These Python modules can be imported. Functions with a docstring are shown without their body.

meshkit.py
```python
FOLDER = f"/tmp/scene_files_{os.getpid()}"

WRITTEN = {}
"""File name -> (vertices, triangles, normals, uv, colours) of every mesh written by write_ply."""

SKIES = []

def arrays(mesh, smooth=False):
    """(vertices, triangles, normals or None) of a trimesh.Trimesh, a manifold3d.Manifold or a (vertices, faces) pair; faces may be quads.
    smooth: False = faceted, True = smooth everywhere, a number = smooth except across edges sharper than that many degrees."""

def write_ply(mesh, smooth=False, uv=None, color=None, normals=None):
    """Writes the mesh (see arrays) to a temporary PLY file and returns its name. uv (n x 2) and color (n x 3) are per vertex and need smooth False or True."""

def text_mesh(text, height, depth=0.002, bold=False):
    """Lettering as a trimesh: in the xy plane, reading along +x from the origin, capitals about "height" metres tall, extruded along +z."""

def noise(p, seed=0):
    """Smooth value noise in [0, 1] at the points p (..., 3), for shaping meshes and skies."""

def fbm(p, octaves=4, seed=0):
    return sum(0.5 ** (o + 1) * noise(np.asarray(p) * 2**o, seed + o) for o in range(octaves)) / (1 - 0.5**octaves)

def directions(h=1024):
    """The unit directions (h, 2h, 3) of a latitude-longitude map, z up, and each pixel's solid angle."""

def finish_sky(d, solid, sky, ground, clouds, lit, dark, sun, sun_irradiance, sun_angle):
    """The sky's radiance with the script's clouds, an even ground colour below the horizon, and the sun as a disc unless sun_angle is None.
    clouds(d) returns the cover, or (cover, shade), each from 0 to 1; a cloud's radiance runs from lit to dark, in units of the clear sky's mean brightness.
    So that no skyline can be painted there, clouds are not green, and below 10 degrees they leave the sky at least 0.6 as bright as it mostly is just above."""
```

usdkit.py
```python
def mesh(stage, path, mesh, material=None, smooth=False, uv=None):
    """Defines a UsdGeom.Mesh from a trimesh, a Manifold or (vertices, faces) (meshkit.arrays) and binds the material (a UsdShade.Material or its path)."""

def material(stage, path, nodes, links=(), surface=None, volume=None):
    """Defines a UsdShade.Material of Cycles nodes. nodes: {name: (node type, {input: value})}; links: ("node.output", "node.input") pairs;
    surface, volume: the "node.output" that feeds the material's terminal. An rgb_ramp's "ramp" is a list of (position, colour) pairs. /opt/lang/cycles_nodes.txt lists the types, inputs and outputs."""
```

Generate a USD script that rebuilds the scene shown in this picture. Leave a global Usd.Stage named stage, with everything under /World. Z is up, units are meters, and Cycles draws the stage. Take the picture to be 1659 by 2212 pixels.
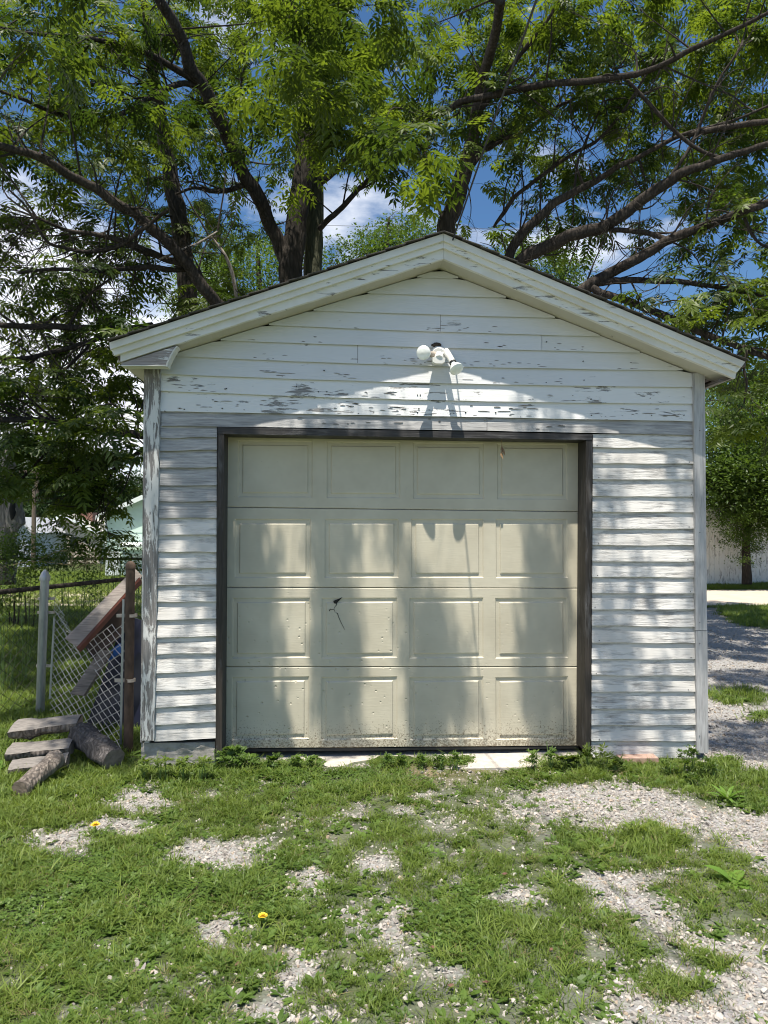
import math
import numpy as np
import trimesh
import meshkit
import usdkit
from pxr import Gf, Sdf, Usd, UsdGeom, UsdLux, UsdShade, Vt

stage = Usd.Stage.CreateInMemory()
world = UsdGeom.Xform.Define(stage, '/World')
stage.SetDefaultPrim(world.GetPrim())
UsdGeom.Scope.Define(stage, '/World/Looks')

# ------------------------------------------------------------------ camera, sky, sun, exposure
EYE = np.array([0.0, 0.0, 1.57])
PITCH = math.radians(1.5)
FOCAL, WIDE, TALL = 1534.0, 1659.0, 2212.0            # focal length, picture width and height in the units of the survey
CX, CY = WIDE / 2, TALL / 2
cam = UsdGeom.Camera.Define(stage, '/World/camera')
cam.AddTranslateOp().Set(Gf.Vec3d(*EYE))
cam.AddRotateXOp().Set(90 + math.degrees(PITCH))
cam.CreateHorizontalApertureAttr(24.0)
cam.CreateFocalLengthAttr(24.0 * FOCAL / WIDE)
cam.CreateClippingRangeAttr(Gf.Vec2f(0.05, 5000))
cam.CreateExposureAttr(0.7)

SUN = np.array([-0.15, -1.0, 3.2])
SUN /= np.linalg.norm(SUN)
SUN_ELEVATION = math.asin(SUN[2])
SUN_ROTATION = math.atan2(SUN[0], SUN[1])
SKY_STRENGTH = 0.075
usdkit.material(stage, '/World/Looks/sky', {
    'air': ('sky_texture', {'sky_type': 'single_scattering', 'sun_disc': False, 'sun_elevation': SUN_ELEVATION, 'sun_rotation': SUN_ROTATION, 'air_density': 1.0, 'aerosol_density': 0.5, 'ozone_density': 2.5}),
    'deep': ('hsv', {'saturation': 1.2, 'value': 1.12}),
    'dir': ('texture_coordinate', {}),
    'map': ('mapping', {'scale': (1.0, 1.0, 2.2), 'location': (0.35, 0.1, 0.4)}),
    'big': ('noise_texture', {'scale': 2.3, 'detail': 9.0, 'roughness': 0.56, 'distortion': 0.25}),
    'sep': ('separate_xyz', {}),
    'low': ('map_range', {'from_min': 0.0, 'from_max': 0.75, 'to_min': 0.13, 'to_max': -0.06, 'clamp': True}),
    'side': ('math', {'math_type': 'multiply_add', 'value2': -0.22, 'value3': -0.075}),
    'sum0': ('math', {'math_type': 'add'}),
    'sum': ('math', {'math_type': 'add'}),
    'cover': ('rgb_ramp', {'ramp': [(0.0, (0, 0, 0)), (0.51, (0, 0, 0)), (0.62, (0.8, 0.8, 0.8)), (0.72, (1, 1, 1)), (1.0, (1, 1, 1))]}),
    'shade': ('rgb_ramp', {'ramp': [(0.5, (12.0, 12.1, 12.3)), (0.62, (11.0, 11.1, 11.3)), (0.8, (8.0, 8.3, 8.8))]}),
    'mix': ('mix', {}),
    'bg': ('background_shader', {'strength': SKY_STRENGTH}),
}, [('dir.generated', 'map.vector'), ('map.vector', 'big.vector'), ('dir.generated', 'sep.vector'), ('sep.z', 'low.value'),
    ('big.fac', 'sum0.value1'), ('low.result', 'sum0.value2'), ('sep.x', 'side.value1'), ('sum0.value', 'sum.value1'), ('side.value', 'sum.value2'), ('sum.value', 'cover.fac'), ('sum.value', 'shade.fac'),
    ('cover.color', 'mix.fac'), ('air.color', 'deep.color'), ('deep.color', 'mix.color1'), ('shade.color', 'mix.color2'), ('mix.color', 'bg.color')], surface='bg.background')
dome = UsdLux.DomeLight.Define(stage, '/World/sky')
UsdShade.MaterialBindingAPI.Apply(dome.GetPrim()).Bind(UsdShade.Material.Get(stage, '/World/Looks/sky'))
dome.GetPrim().SetCustomDataByKey('kind', 'structure')
sun = UsdLux.DistantLight.Define(stage, '/World/sun')
sun.CreateNormalizeAttr(True) if hasattr(sun, 'CreateNormalizeAttr') else sun.GetPrim().CreateAttribute('inputs:normalize', Sdf.ValueTypeNames.Bool).Set(True)
sun.CreateIntensityAttr(1.25)
sun.CreateAngleAttr(0.5)
sun.CreateColorAttr(Gf.Vec3f(1.0, 0.94, 0.83))
_z = SUN
_x = np.cross([0, 1, 0], _z); _x /= np.linalg.norm(_x)
_y = np.cross(_z, _x)
sun.AddTransformOp().Set(Gf.Matrix4d(*[float(c) for row in (list(_x) + [0], list(_y) + [0], list(_z) + [0], [0, 0, 0, 1]) for c in row]))

# ------------------------------------------------------------------ survey: sight lines through the photograph's points
CP, SP = math.cos(PITCH), math.sin(PITCH)


def sight(x, y):
    """Direction from the eye through a surveyed point, scaled so that its y component is 1."""
    a, b = (np.asarray(x, float) - CX) / FOCAL, -(np.asarray(y, float) - CY) / FOCAL
    d = np.stack(np.broadcast_arrays(a, CP - b * SP, SP + b * CP), -1)
    return d / d[..., 1:2]


def at(x, y, depth):
    return EYE + sight(x, y) * np.asarray(depth, float)[..., None]


def seen(p):
    q = np.asarray(p, float) - EYE
    fwd, up = q[..., 1] * CP + q[..., 2] * SP, -q[..., 1] * SP + q[..., 2] * CP
    fwd = np.where(np.abs(fwd) < 1e-3, 1e-3, fwd)
    return CX + FOCAL * q[..., 0] / fwd, CY - FOCAL * up / fwd


def on_ground(x, y, z=0.0):
    d = sight(x, y)
    return EYE + d * ((z - EYE[2]) / d[..., 2])[..., None]


YAW = math.radians(3.5)
WALL_AT = np.array([0.0, 4.85, 0.0])
WALL_OUT = np.array([math.sin(YAW), -math.cos(YAW), 0.0])
WALL_RIGHT = np.array([math.cos(YAW), math.sin(YAW), 0.0])


def on_wall(x, y, out=0.0):
    """Point of the front wall's plane, moved out towards the viewer by out metres."""
    d = sight(x, y)
    o = np.asarray(out, float)
    t = ((WALL_AT - EYE) @ WALL_OUT + o) / (d @ WALL_OUT)
    return EYE + d * t[..., None]


# ------------------------------------------------------------------ prims
taken = set()


def numbered(path):
    name, k = path, 0
    while name in taken:
        k += 1
        name = f'{path}_{k:03d}'
    taken.add(name)
    return name


def tag(prim, label=None, category=None, group=None, kind=None):
    prim = prim.GetPrim() if hasattr(prim, 'GetPrim') else prim
    for k, v in (('label', label), ('category', category), ('group', group), ('kind', kind)):
        if v:
            prim.SetCustomDataByKey(k, v)
    return prim


def thing(name, label, category, loc=(0, 0, 0), group=None):
    x = UsdGeom.Xform.Define(stage, numbered('/World/' + name))
    x.AddTranslateOp().Set(Gf.Vec3d(*map(float, loc)))
    tag(x, label, category, group)
    ORIGIN[str(x.GetPath())] = np.array(loc, float)
    return x


ORIGIN = {}


def part(parent, name, mesh, look, smooth=False, label=None, kind=None):
    """One mesh under a thing, a part, or (parent None) the world; mesh is in world coordinates."""
    up = str(parent.GetPath()) if parent is not None else '/World'
    path = numbered(f'{up}/{name}')
    v, f = (mesh.vertices, mesh.faces) if hasattr(mesh, 'faces') else mesh
    origin = ORIGIN.get(up, np.zeros(3))
    ORIGIN[path] = origin
    m = usdkit.mesh(stage, path, (np.asarray(v, float) - origin, np.asarray(f)), '/World/Looks/' + look, smooth=smooth)
    if label or kind:
        tag(m, label, kind=kind)
    return m


class Bag:
    """Collects triangles and quads of one mesh."""

    def __init__(self):
        self.v, self.f, self.n = [], [], 0

    def add(self, v, f):
        v, f = np.asarray(v, float), np.asarray(f, int)
        if f.shape[1] == 4:
            f = np.vstack([f[:, [0, 1, 2]], f[:, [0, 2, 3]]])
        self.v.append(v); self.f.append(f + self.n); self.n += len(v)
        return self

    def mesh(self):
        return np.vstack(self.v), np.vstack(self.f)


def grid_faces(r, c, close=False):
    """Quads of an r x c lattice of points; close joins the last column to the first."""
    i, j = np.meshgrid(np.arange(r - 1), np.arange(c if close else c - 1), indexing='ij')
    a, b = i * c + j, i * c + (j + 1) % c
    return np.stack([a, b, b + c, a + c], -1).reshape(-1, 4)


def sweep(profile_rows):
    """profile_rows: (n stations, k points, 3). A closed tube of quads with capped ends."""
    P = np.asarray(profile_rows, float)
    n, k = P.shape[:2]
    f = grid_faces(n, k, True)
    tri = np.vstack([f[:, [0, 1, 2]], f[:, [0, 2, 3]]])
    cap0 = [(0, j + 1, j) for j in range(1, k - 1)]
    cap1 = [((n - 1) * k, (n - 1) * k + j, (n - 1) * k + j + 1) for j in range(1, k - 1)]
    return P.reshape(-1, 3), np.vstack([tri, cap0, cap1])


def smooth_path(points, n):
    """Catmull-Rom through the rows of points, n samples per span."""
    p = np.asarray(points, float)
    if len(p) < 3:
        t = np.linspace(0, 1, n + 1)[:, None]
        return p[0] * (1 - t) + p[-1] * t
    q = np.vstack([2 * p[0] - p[1], p, 2 * p[-1] - p[-2]])
    out = []
    for i in range(1, len(q) - 2):
        t = np.linspace(0, 1, n, endpoint=False)[:, None]
        a, b, c, d = q[i - 1], q[i], q[i + 1], q[i + 2]
        out.append(0.5 * (2 * b + (c - a) * t + (2 * a - 5 * b + 4 * c - d) * t * t + (3 * b - a - 3 * c + d) * t ** 3))
    out.append(p[-1:])
    return np.vstack(out)


def tube(points, radii, sides=7, rough=0.0, seed=0, freq=6.0):
    p = np.asarray(points, float)
    r = np.broadcast_to(np.asarray(radii, float), (len(p),))
    t = np.gradient(p, axis=0)
    t /= np.linalg.norm(t, axis=1, keepdims=True) + 1e-12
    ref = np.array([0, 0, 1.0]) if abs(t[0, 2]) < 0.8 else np.array([1.0, 0, 0])
    u = np.zeros_like(p)
    a = np.cross(t[0], ref); a /= np.linalg.norm(a)
    for i in range(len(p)):
        a = a - t[i] * (a @ t[i]); a /= np.linalg.norm(a) + 1e-12
        u[i] = a
    w = np.cross(t, u)
    th = np.arange(sides) / sides * 2 * math.pi
    ring = u[:, None] * np.cos(th)[None, :, None] + w[:, None] * np.sin(th)[None, :, None]
    rad = np.repeat(r[:, None], sides, 1)
    if rough:
        rad = rad * (1 + rough * 2 * (meshkit.fbm((p[:, None] + ring * r[:, None, None]) * freq, 3, seed) - 0.5))
    return sweep(p[:, None] + ring * rad[..., None])


def box(lo, hi):
    m = trimesh.creation.box(np.subtract(hi, lo))
    m.apply_translation((np.asarray(lo, float) + hi) / 2)
    return np.array(m.vertices), np.array(m.faces)


def slab(corners, thick, direction):
    """A plate whose front outline is corners (in order), thickened along direction."""
    c = np.asarray(corners, float)
    n = len(c)
    d = np.asarray(direction, float) * thick
    v = np.vstack([c, c + d])
    f = [(0, i, i + 1) for i in range(1, n - 1)] + [(n, n + i + 1, n + i) for i in range(1, n - 1)]
    for i in range(n):
        j = (i + 1) % n
        f += [(i, n + i, n + j), (i, n + j, j)]
    return v, np.array(f)


def beam(p0, p1, across, wide, thick):
    """A squared timber from p0 to p1; across gives the direction of its width."""
    p0, p1 = np.asarray(p0, float), np.asarray(p1, float)
    t = (p1 - p0) / np.linalg.norm(p1 - p0)
    a = np.asarray(across, float); a = a - t * (a @ t); a /= np.linalg.norm(a)
    b = np.cross(t, a)
    ring = [(-1, -1), (1, -1), (1, 1), (-1, 1)]
    return sweep([[p + a * wide / 2 * i + b * thick / 2 * j for i, j in ring] for p in (p0, p1)])


def merge(*meshes):
    b = Bag()
    for v, f in meshes:
        b.add(v, f)
    return b.mesh()


# ------------------------------------------------------------------ materials
def look(name, nodes, links, surface):
    return usdkit.material(stage, '/World/Looks/' + name, nodes, links, surface=surface)


def plain(name, color, roughness=0.6, metallic=0.0, vary=0.25, scale=8.0, bump=0.0, stretch=(1, 1, 1), specular=0.5):
    lo, hi = [c * (1 - vary) for c in color], [min(1, c * (1 + vary)) for c in color]
    nodes = {'geo': ('geometry', {}), 'map': ('mapping', {'scale': stretch}),
             'n': ('noise_texture', {'scale': scale, 'detail': 6.0, 'roughness': 0.62}),
             'r': ('rgb_ramp', {'ramp': [(0.25, lo), (0.5, color), (0.75, hi)]}),
             'p': ('principled_bsdf', {'roughness': roughness, 'metallic': metallic, 'specular_ior_level': specular})}
    links = [('geo.position', 'map.vector'), ('map.vector', 'n.vector'), ('n.fac', 'r.fac'), ('r.color', 'p.base_color')]
    if bump:
        nodes['b'] = ('bump', {'distance': bump, 'strength': 1.0})
        links += [('n.fac', 'b.height'), ('b.normal', 'p.normal')]
    return look(name, nodes, links, 'p.BSDF')


def worn_paint(name, paint, wood_dark, wood_light, bare, along='x', roughness=0.6, soft=0.05, dirt=(0.45, 0.42, 0.36), dirt_amount=0.25, grain_scale=1.0):
    """Old paint over grained wood; bare (0..1) is how much of the paint is gone."""
    st = {'x': (1.9, 1.9, 12.0), 'z': (12.0, 12.0, 1.9)}[along]
    gr = {'x': (4.5, 4.5, 105.0 * grain_scale), 'z': (105.0 * grain_scale, 105.0 * grain_scale, 4.5)}[along]
    nodes = {
        'geo': ('geometry', {}), 'info': ('object_info', {}), 'w': ('math', {'math_type': 'multiply', 'value2': 60.0}),
        'mp': ('mapping', {'scale': st}), 'mg': ('mapping', {'scale': gr}),
        'peel': ('noise_texture', {'dimensions': '4D', 'scale': 2.6, 'detail': 8.0, 'roughness': 0.7, 'distortion': 0.6}),
        'grain': ('noise_texture', {'dimensions': '4D', 'scale': 1.0, 'detail': 5.0, 'roughness': 0.6, 'distortion': 0.8}),
        'blot': ('noise_texture', {'dimensions': '4D', 'scale': 2.2, 'detail': 4.0, 'roughness': 0.6}),
        'k': ('math', {'math_type': 'multiply_add', 'value2': 0.55, 'value3': -0.275}),
        'k2': ('math', {'math_type': 'multiply_add', 'value2': 0.28, 'value3': -0.14}),
        's': ('math', {'math_type': 'add'}), 's2': ('math', {'math_type': 'add'}),
        'mask': ('rgb_ramp', {'ramp': [(0.0, (0, 0, 0)), (max(0.0, bare - soft), (0, 0, 0)), (min(1.0, bare + soft), (1, 1, 1)), (1.0, (1, 1, 1))]}),
        'wood': ('rgb_ramp', {'ramp': [(0.3, wood_dark), (0.5, [(a + b) / 2 for a, b in zip(wood_dark, wood_light)]), (0.72, wood_light)]}),
        'dirtm': ('rgb_ramp', {'ramp': [(0.45, (0, 0, 0)), (0.75, (dirt_amount,) * 3)]}),
        'pd': ('mix', {'color1': paint, 'color2': dirt}),
        'c': ('mix', {}),
        'bm': ('math', {'math_type': 'multiply', 'value2': 0.7}), 'bs': ('math', {'math_type': 'add'}),
        'b': ('bump', {'distance': 0.0025, 'strength': 0.9}),
        'p': ('principled_bsdf', {'roughness': roughness, 'specular_ior_level': 0.35}),
    }
    links = [('geo.position', 'mp.vector'), ('geo.position', 'mg.vector'), ('mp.vector', 'peel.vector'), ('mg.vector', 'grain.vector'), ('geo.position', 'blot.vector'),
             ('info.random', 'w.value1'), ('w.value', 'peel.w'), ('w.value', 'grain.w'), ('w.value', 'blot.w'),
             ('blot.fac', 'k.value1'), ('grain.fac', 'k2.value1'), ('peel.fac', 's.value1'), ('k.value', 's.value2'), ('s.value', 's2.value1'), ('k2.value', 's2.value2'),
             ('s2.value', 'mask.fac'), ('grain.fac', 'wood.fac'), ('blot.fac', 'dirtm.fac'), ('dirtm.color', 'pd.fac'),
             ('mask.color', 'c.fac'), ('wood.color', 'c.color1'), ('pd.color', 'c.color2'), ('c.color', 'p.base_color'),
             ('mask.color', 'bm.value1'), ('bm.value', 'bs.value1'), ('grain.fac', 'bs.value2'), ('bs.value', 'b.height'), ('b.normal', 'p.normal')]
    return look(name, nodes, links, 'p.BSDF')


GREY_DARK, GREY_LIGHT = (0.17, 0.165, 0.165), (0.46, 0.45, 0.44)
worn_paint('gable_board', (0.69, 0.695, 0.71), (0.24, 0.23, 0.225), GREY_LIGHT, 0.30, soft=0.012, dirt_amount=0.2)
worn_paint('cracked_board', (0.76, 0.76, 0.755), (0.14, 0.13, 0.125), (0.4, 0.39, 0.375), 0.385, soft=0.012, dirt_amount=0.15)
worn_paint('flank_board', (0.71, 0.69, 0.66), (0.20, 0.19, 0.18), (0.50, 0.48, 0.455), 0.43, soft=0.10, dirt=(0.40, 0.35, 0.29), dirt_amount=0.5)
worn_paint('bare_board', (0.58, 0.565, 0.55), (0.20, 0.195, 0.195), (0.50, 0.49, 0.48), 0.62, soft=0.15)
worn_paint('rake_paint', (0.76, 0.75, 0.71), (0.18, 0.17, 0.165), (0.42, 0.40, 0.39), 0.345, soft=0.015, dirt=(0.5, 0.45, 0.34), dirt_amount=0.6)
worn_paint('rake_worn', (0.74, 0.73, 0.69), (0.16, 0.15, 0.145), (0.40, 0.385, 0.37), 0.37, soft=0.02, dirt=(0.5, 0.45, 0.34), dirt_amount=0.6)
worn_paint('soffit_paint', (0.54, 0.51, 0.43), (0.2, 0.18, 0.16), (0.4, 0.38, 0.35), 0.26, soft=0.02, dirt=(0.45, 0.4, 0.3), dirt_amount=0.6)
worn_paint('return_paint', (0.72, 0.71, 0.7), (0.2, 0.17, 0.16), (0.42, 0.38, 0.36), 0.55, soft=0.03)
worn_paint('corner_paint', (0.66, 0.655, 0.635), (0.10, 0.095, 0.09), (0.33, 0.31, 0.30), 0.50, along='z', soft=0.02)
worn_paint('corner_grey', (0.55, 0.55, 0.55), (0.22, 0.215, 0.22), (0.48, 0.47, 0.47), 0.55, along='z', soft=0.2)
worn_paint('dark_frame', (0.11, 0.11, 0.12), (0.016, 0.015, 0.015), (0.065, 0.06, 0.06), 0.64, along='x', soft=0.12)
worn_paint('dark_jamb', (0.09, 0.09, 0.10), (0.016, 0.014, 0.012), (0.06, 0.05, 0.042), 0.66, along='z', soft=0.12)
worn_paint('plank_grey', (0.26, 0.235, 0.215), (0.11, 0.092, 0.08), (0.28, 0.24, 0.21), 0.7, along='x', soft=0.2)
worn_paint('rafter_wood', (0.4, 0.38, 0.36), (0.05, 0.042, 0.036), (0.2, 0.17, 0.15), 0.7, soft=0.1)
worn_paint('fence_white', (0.74, 0.74, 0.73), (0.25, 0.24, 0.23), (0.5, 0.48, 0.46), 0.43, along='z', soft=0.03)
plain('dark_red', (0.022, 0.012, 0.009), 0.6, vary=0.5)
plain('red_paint', (0.11, 0.030, 0.016), 0.5, vary=0.3)
plain('blue_plastic', (0.03, 0.12, 0.38), 0.35, vary=0.2)
plain('dark_sheet', (0.012, 0.014, 0.03), 0.3)
plain('concrete', (0.33, 0.31, 0.285), 0.9, vary=0.35, scale=14, bump=0.01)
plain('threshold', (0.46, 0.42, 0.37), 0.9, vary=0.25, scale=20, bump=0.004)
plain('brick_red', (0.36, 0.24, 0.19), 0.9, vary=0.3, scale=30, bump=0.006)
plain('interior_dark', (0.02, 0.018, 0.016), 0.9)
plain('shingle', (0.06, 0.055, 0.05), 0.95, vary=0.5, scale=60, bump=0.004)
plain('galvanized', (0.33, 0.35, 0.36), 0.45, 0.75, vary=0.3, scale=10, stretch=(3, 3, 0.6))
plain('old_wire', (0.42, 0.41, 0.40), 0.5, 0.6, vary=0.3)
plain('rusty_pipe', (0.085, 0.058, 0.042), 0.85, 0.2, vary=0.55, scale=12, bump=0.002, stretch=(2, 2, 1))
plain('dark_pipe', (0.035, 0.03, 0.026), 0.8, 0.1, vary=0.5)
plain('lamp_plastic', (0.74, 0.73, 0.69), 0.4, vary=0.1, scale=20)
plain('lamp_rust', (0.42, 0.36, 0.30), 0.7, vary=0.35, scale=40)
plain('rubber', (0.02, 0.02, 0.02), 0.6)
plain('bulb_glass', (0.80, 0.82, 0.78), 0.12, vary=0.03, scale=4, specular=0.6)
plain('nest', (0.045, 0.032, 0.025), 0.95, vary=0.5, scale=60, bump=0.01)
plain('cable_black', (0.012, 0.012, 0.013), 0.5)
plain('log_face', (0.21, 0.19, 0.172), 0.85, vary=0.4, scale=18, bump=0.012, stretch=(1, 6, 6))
plain('log_end', (0.20, 0.155, 0.12), 0.9, vary=0.4, scale=24, bump=0.01)
plain('petal', (0.72, 0.50, 0.03), 0.6, vary=0.15, scale=200)
plain('petal_centre', (0.62, 0.36, 0.02), 0.7, vary=0.2, scale=200)
plain('stem_green', (0.10, 0.17, 0.04), 0.6)
plain('dry_leaf', (0.30, 0.19, 0.10), 0.8, vary=0.4, scale=60)
plain('red_leaf', (0.13, 0.065, 0.042), 0.8, vary=0.4, scale=60)
plain('shed_grey', (0.40, 0.44, 0.50), 0.7, vary=0.1)
plain('shed_roof', (0.42, 0.43, 0.45), 0.8, vary=0.15)
plain('house_beige', (0.60, 0.53, 0.43), 0.8, vary=0.1)
plain('house_roof', (0.48, 0.46, 0.40), 0.85, vary=0.15)
plain('mint_siding', (0.52, 0.66, 0.58), 0.7, vary=0.06)
plain('mint_white', (0.74, 0.80, 0.77), 0.6, vary=0.05)
plain('brick_chimney', (0.20, 0.105, 0.08), 0.9, vary=0.3, scale=30)
plain('window_dark', (0.03, 0.035, 0.04), 0.15)
plain('pole_wood', (0.13, 0.10, 0.075), 0.9, vary=0.4, stretch=(8, 8, 1), bump=0.01)


def bark(name, dark, light, scale=9.0):
    look(name, {'geo': ('geometry', {}), 'map': ('mapping', {'scale': (1.0, 1.0, 0.22)}),
                'v': ('voronoi_texture', {'feature': 'distance_to_edge', 'scale': scale * 2.2, 'randomness': 1.0}),
                'n': ('noise_texture', {'scale': scale, 'detail': 7.0, 'roughness': 0.68, 'distortion': 1.2}),
                'big': ('noise_texture', {'scale': 1.6, 'detail': 3.0}),
                'm': ('math', {'math_type': 'multiply_add', 'value2': 0.9}), 'm2': ('math', {'math_type': 'multiply_add', 'value2': 0.5, 'value3': -0.25}), 'm3': ('math', {'math_type': 'add'}),
                'r': ('rgb_ramp', {'ramp': [(0.25, dark), (0.62, [(a + b) / 2 for a, b in zip(dark, light)]), (0.95, light)]}),
                'b': ('bump', {'distance': 0.03, 'strength': 1.0}),
                'p': ('principled_bsdf', {'roughness': 0.9, 'specular_ior_level': 0.2})},
         [('geo.position', 'map.vector'), ('map.vector', 'v.vector'), ('map.vector', 'n.vector'), ('geo.position', 'big.vector'), ('v.distance', 'm.value1'), ('n.fac', 'm.value3'),
          ('big.fac', 'm2.value1'), ('m.value', 'm3.value1'), ('m2.value', 'm3.value2'), ('m3.value', 'r.fac'), ('m.value', 'b.height'), ('r.color', 'p.base_color'), ('b.normal', 'p.normal')], 'p.BSDF')


bark('bark_dark', (0.012, 0.010, 0.008), (0.06, 0.05, 0.042))
bark('bark_brown', (0.016, 0.013, 0.011), (0.08, 0.066, 0.056))
bark('bark_mossy', (0.022, 0.026, 0.016), (0.10, 0.10, 0.065))
bark('bark_pale', (0.12, 0.10, 0.085), (0.42, 0.37, 0.32))
bark('log_bark', (0.05, 0.04, 0.034), (0.34, 0.29, 0.25), 16)
bark('log_bark_dark', (0.03, 0.026, 0.024), (0.17, 0.155, 0.15), 16)


def foliage(name, dark, mid, light, glow, through=0.42, roughness=0.45):
    look(name, {'geo': ('geometry', {}), 'info': ('object_info', {}),
                'n': ('noise_texture', {'scale': 0.9, 'detail': 2.0}),
                'a': ('math', {'math_type': 'multiply', 'value2': 0.45}), 'b': ('math', {'math_type': 'multiply_add', 'value2': 0.35}), 'c': ('math', {'math_type': 'multiply_add', 'value2': 0.4, 'value3': -0.1}), 'd': ('math', {'math_type': 'add'}),
                'r': ('rgb_ramp', {'ramp': [(0.15, dark), (0.5, mid), (0.85, light)]}),
                'g': ('mix', {'mix_type': 'multiply', 'fac': 1.0, 'color2': glow}),
                'p': ('principled_bsdf', {'roughness': roughness, 'specular_ior_level': 0.35}),
                't': ('translucent_bsdf', {}), 'm': ('mix_closure', {'fac': through})},
         [('geo.random_per_island', 'a.value1'), ('info.random', 'b.value1'), ('a.value', 'b.value3'), ('geo.position', 'n.vector'), ('n.fac', 'c.value1'), ('b.value', 'd.value1'), ('c.value', 'd.value2'),
          ('d.value', 'r.fac'), ('r.color', 'p.base_color'), ('r.color', 'g.color1'), ('g.color', 't.color'), ('p.BSDF', 'm.closure1'), ('t.BSDF', 'm.closure2')], 'm.closure')


foliage('walnut_leaf', (0.030, 0.055, 0.010), (0.120, 0.170, 0.024), (0.29, 0.315, 0.075), (2.0, 1.9, 0.85), 0.50)
foliage('shade_leaf', (0.026, 0.050, 0.010), (0.105, 0.150, 0.023), (0.27, 0.295, 0.065), (2.0, 1.9, 0.85), 0.48)
foliage('bush_leaf', (0.045, 0.080, 0.016), (0.10, 0.16, 0.026), (0.20, 0.265, 0.045), (1.8, 1.8, 0.9), 0.38)
foliage('needle_leaf', (0.030, 0.060, 0.020), (0.055, 0.095, 0.028), (0.085, 0.13, 0.035), (1.4, 1.5, 1.0), 0.25, 0.6)
foliage('lawn_blade', (0.095, 0.15, 0.026), (0.195, 0.255, 0.052), (0.34, 0.36, 0.13), (1.6, 1.55, 0.8), 0.40, 0.5)
foliage('clover_leaf', (0.070, 0.125, 0.022), (0.125, 0.20, 0.034), (0.20, 0.28, 0.055), (1.6, 1.6, 1.0), 0.35, 0.5)
foliage('dock_leaf', (0.11, 0.20, 0.03), (0.15, 0.26, 0.04), (0.2, 0.31, 0.06), (1.5, 1.6, 1.0), 0.35, 0.4)
foliage('straw', (0.20, 0.16, 0.08), (0.28, 0.23, 0.12), (0.36, 0.31, 0.19), (1.2, 1.2, 1.0), 0.25, 0.7)

look('limestone', {'geo': ('geometry', {}), 'info': ('object_info', {}), 'n': ('noise_texture', {'scale': 90.0, 'detail': 4.0}),
                   'r': ('rgb_ramp', {'ramp': [(0.0, (0.21, 0.188, 0.168)), (0.3, (0.31, 0.282, 0.254)), (0.6, (0.385, 0.352, 0.318)), (0.85, (0.46, 0.424, 0.385)), (0.93, (0.36, 0.28, 0.205)), (1.0, (0.55, 0.52, 0.48))]}),
                   'r2': ('rgb_ramp', {'ramp': [(0.3, (0.8, 0.8, 0.8)), (0.7, (1.1, 1.1, 1.1))]}), 'x': ('mix', {'mix_type': 'multiply', 'fac': 1.0}),
                   'p': ('principled_bsdf', {'roughness': 0.9, 'specular_ior_level': 0.25})},
     [('info.random', 'r.fac'), ('geo.position', 'n.vector'), ('n.fac', 'r2.fac'), ('r.color', 'x.color1'), ('r2.color', 'x.color2'), ('x.color', 'p.base_color')], 'p.BSDF')
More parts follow.
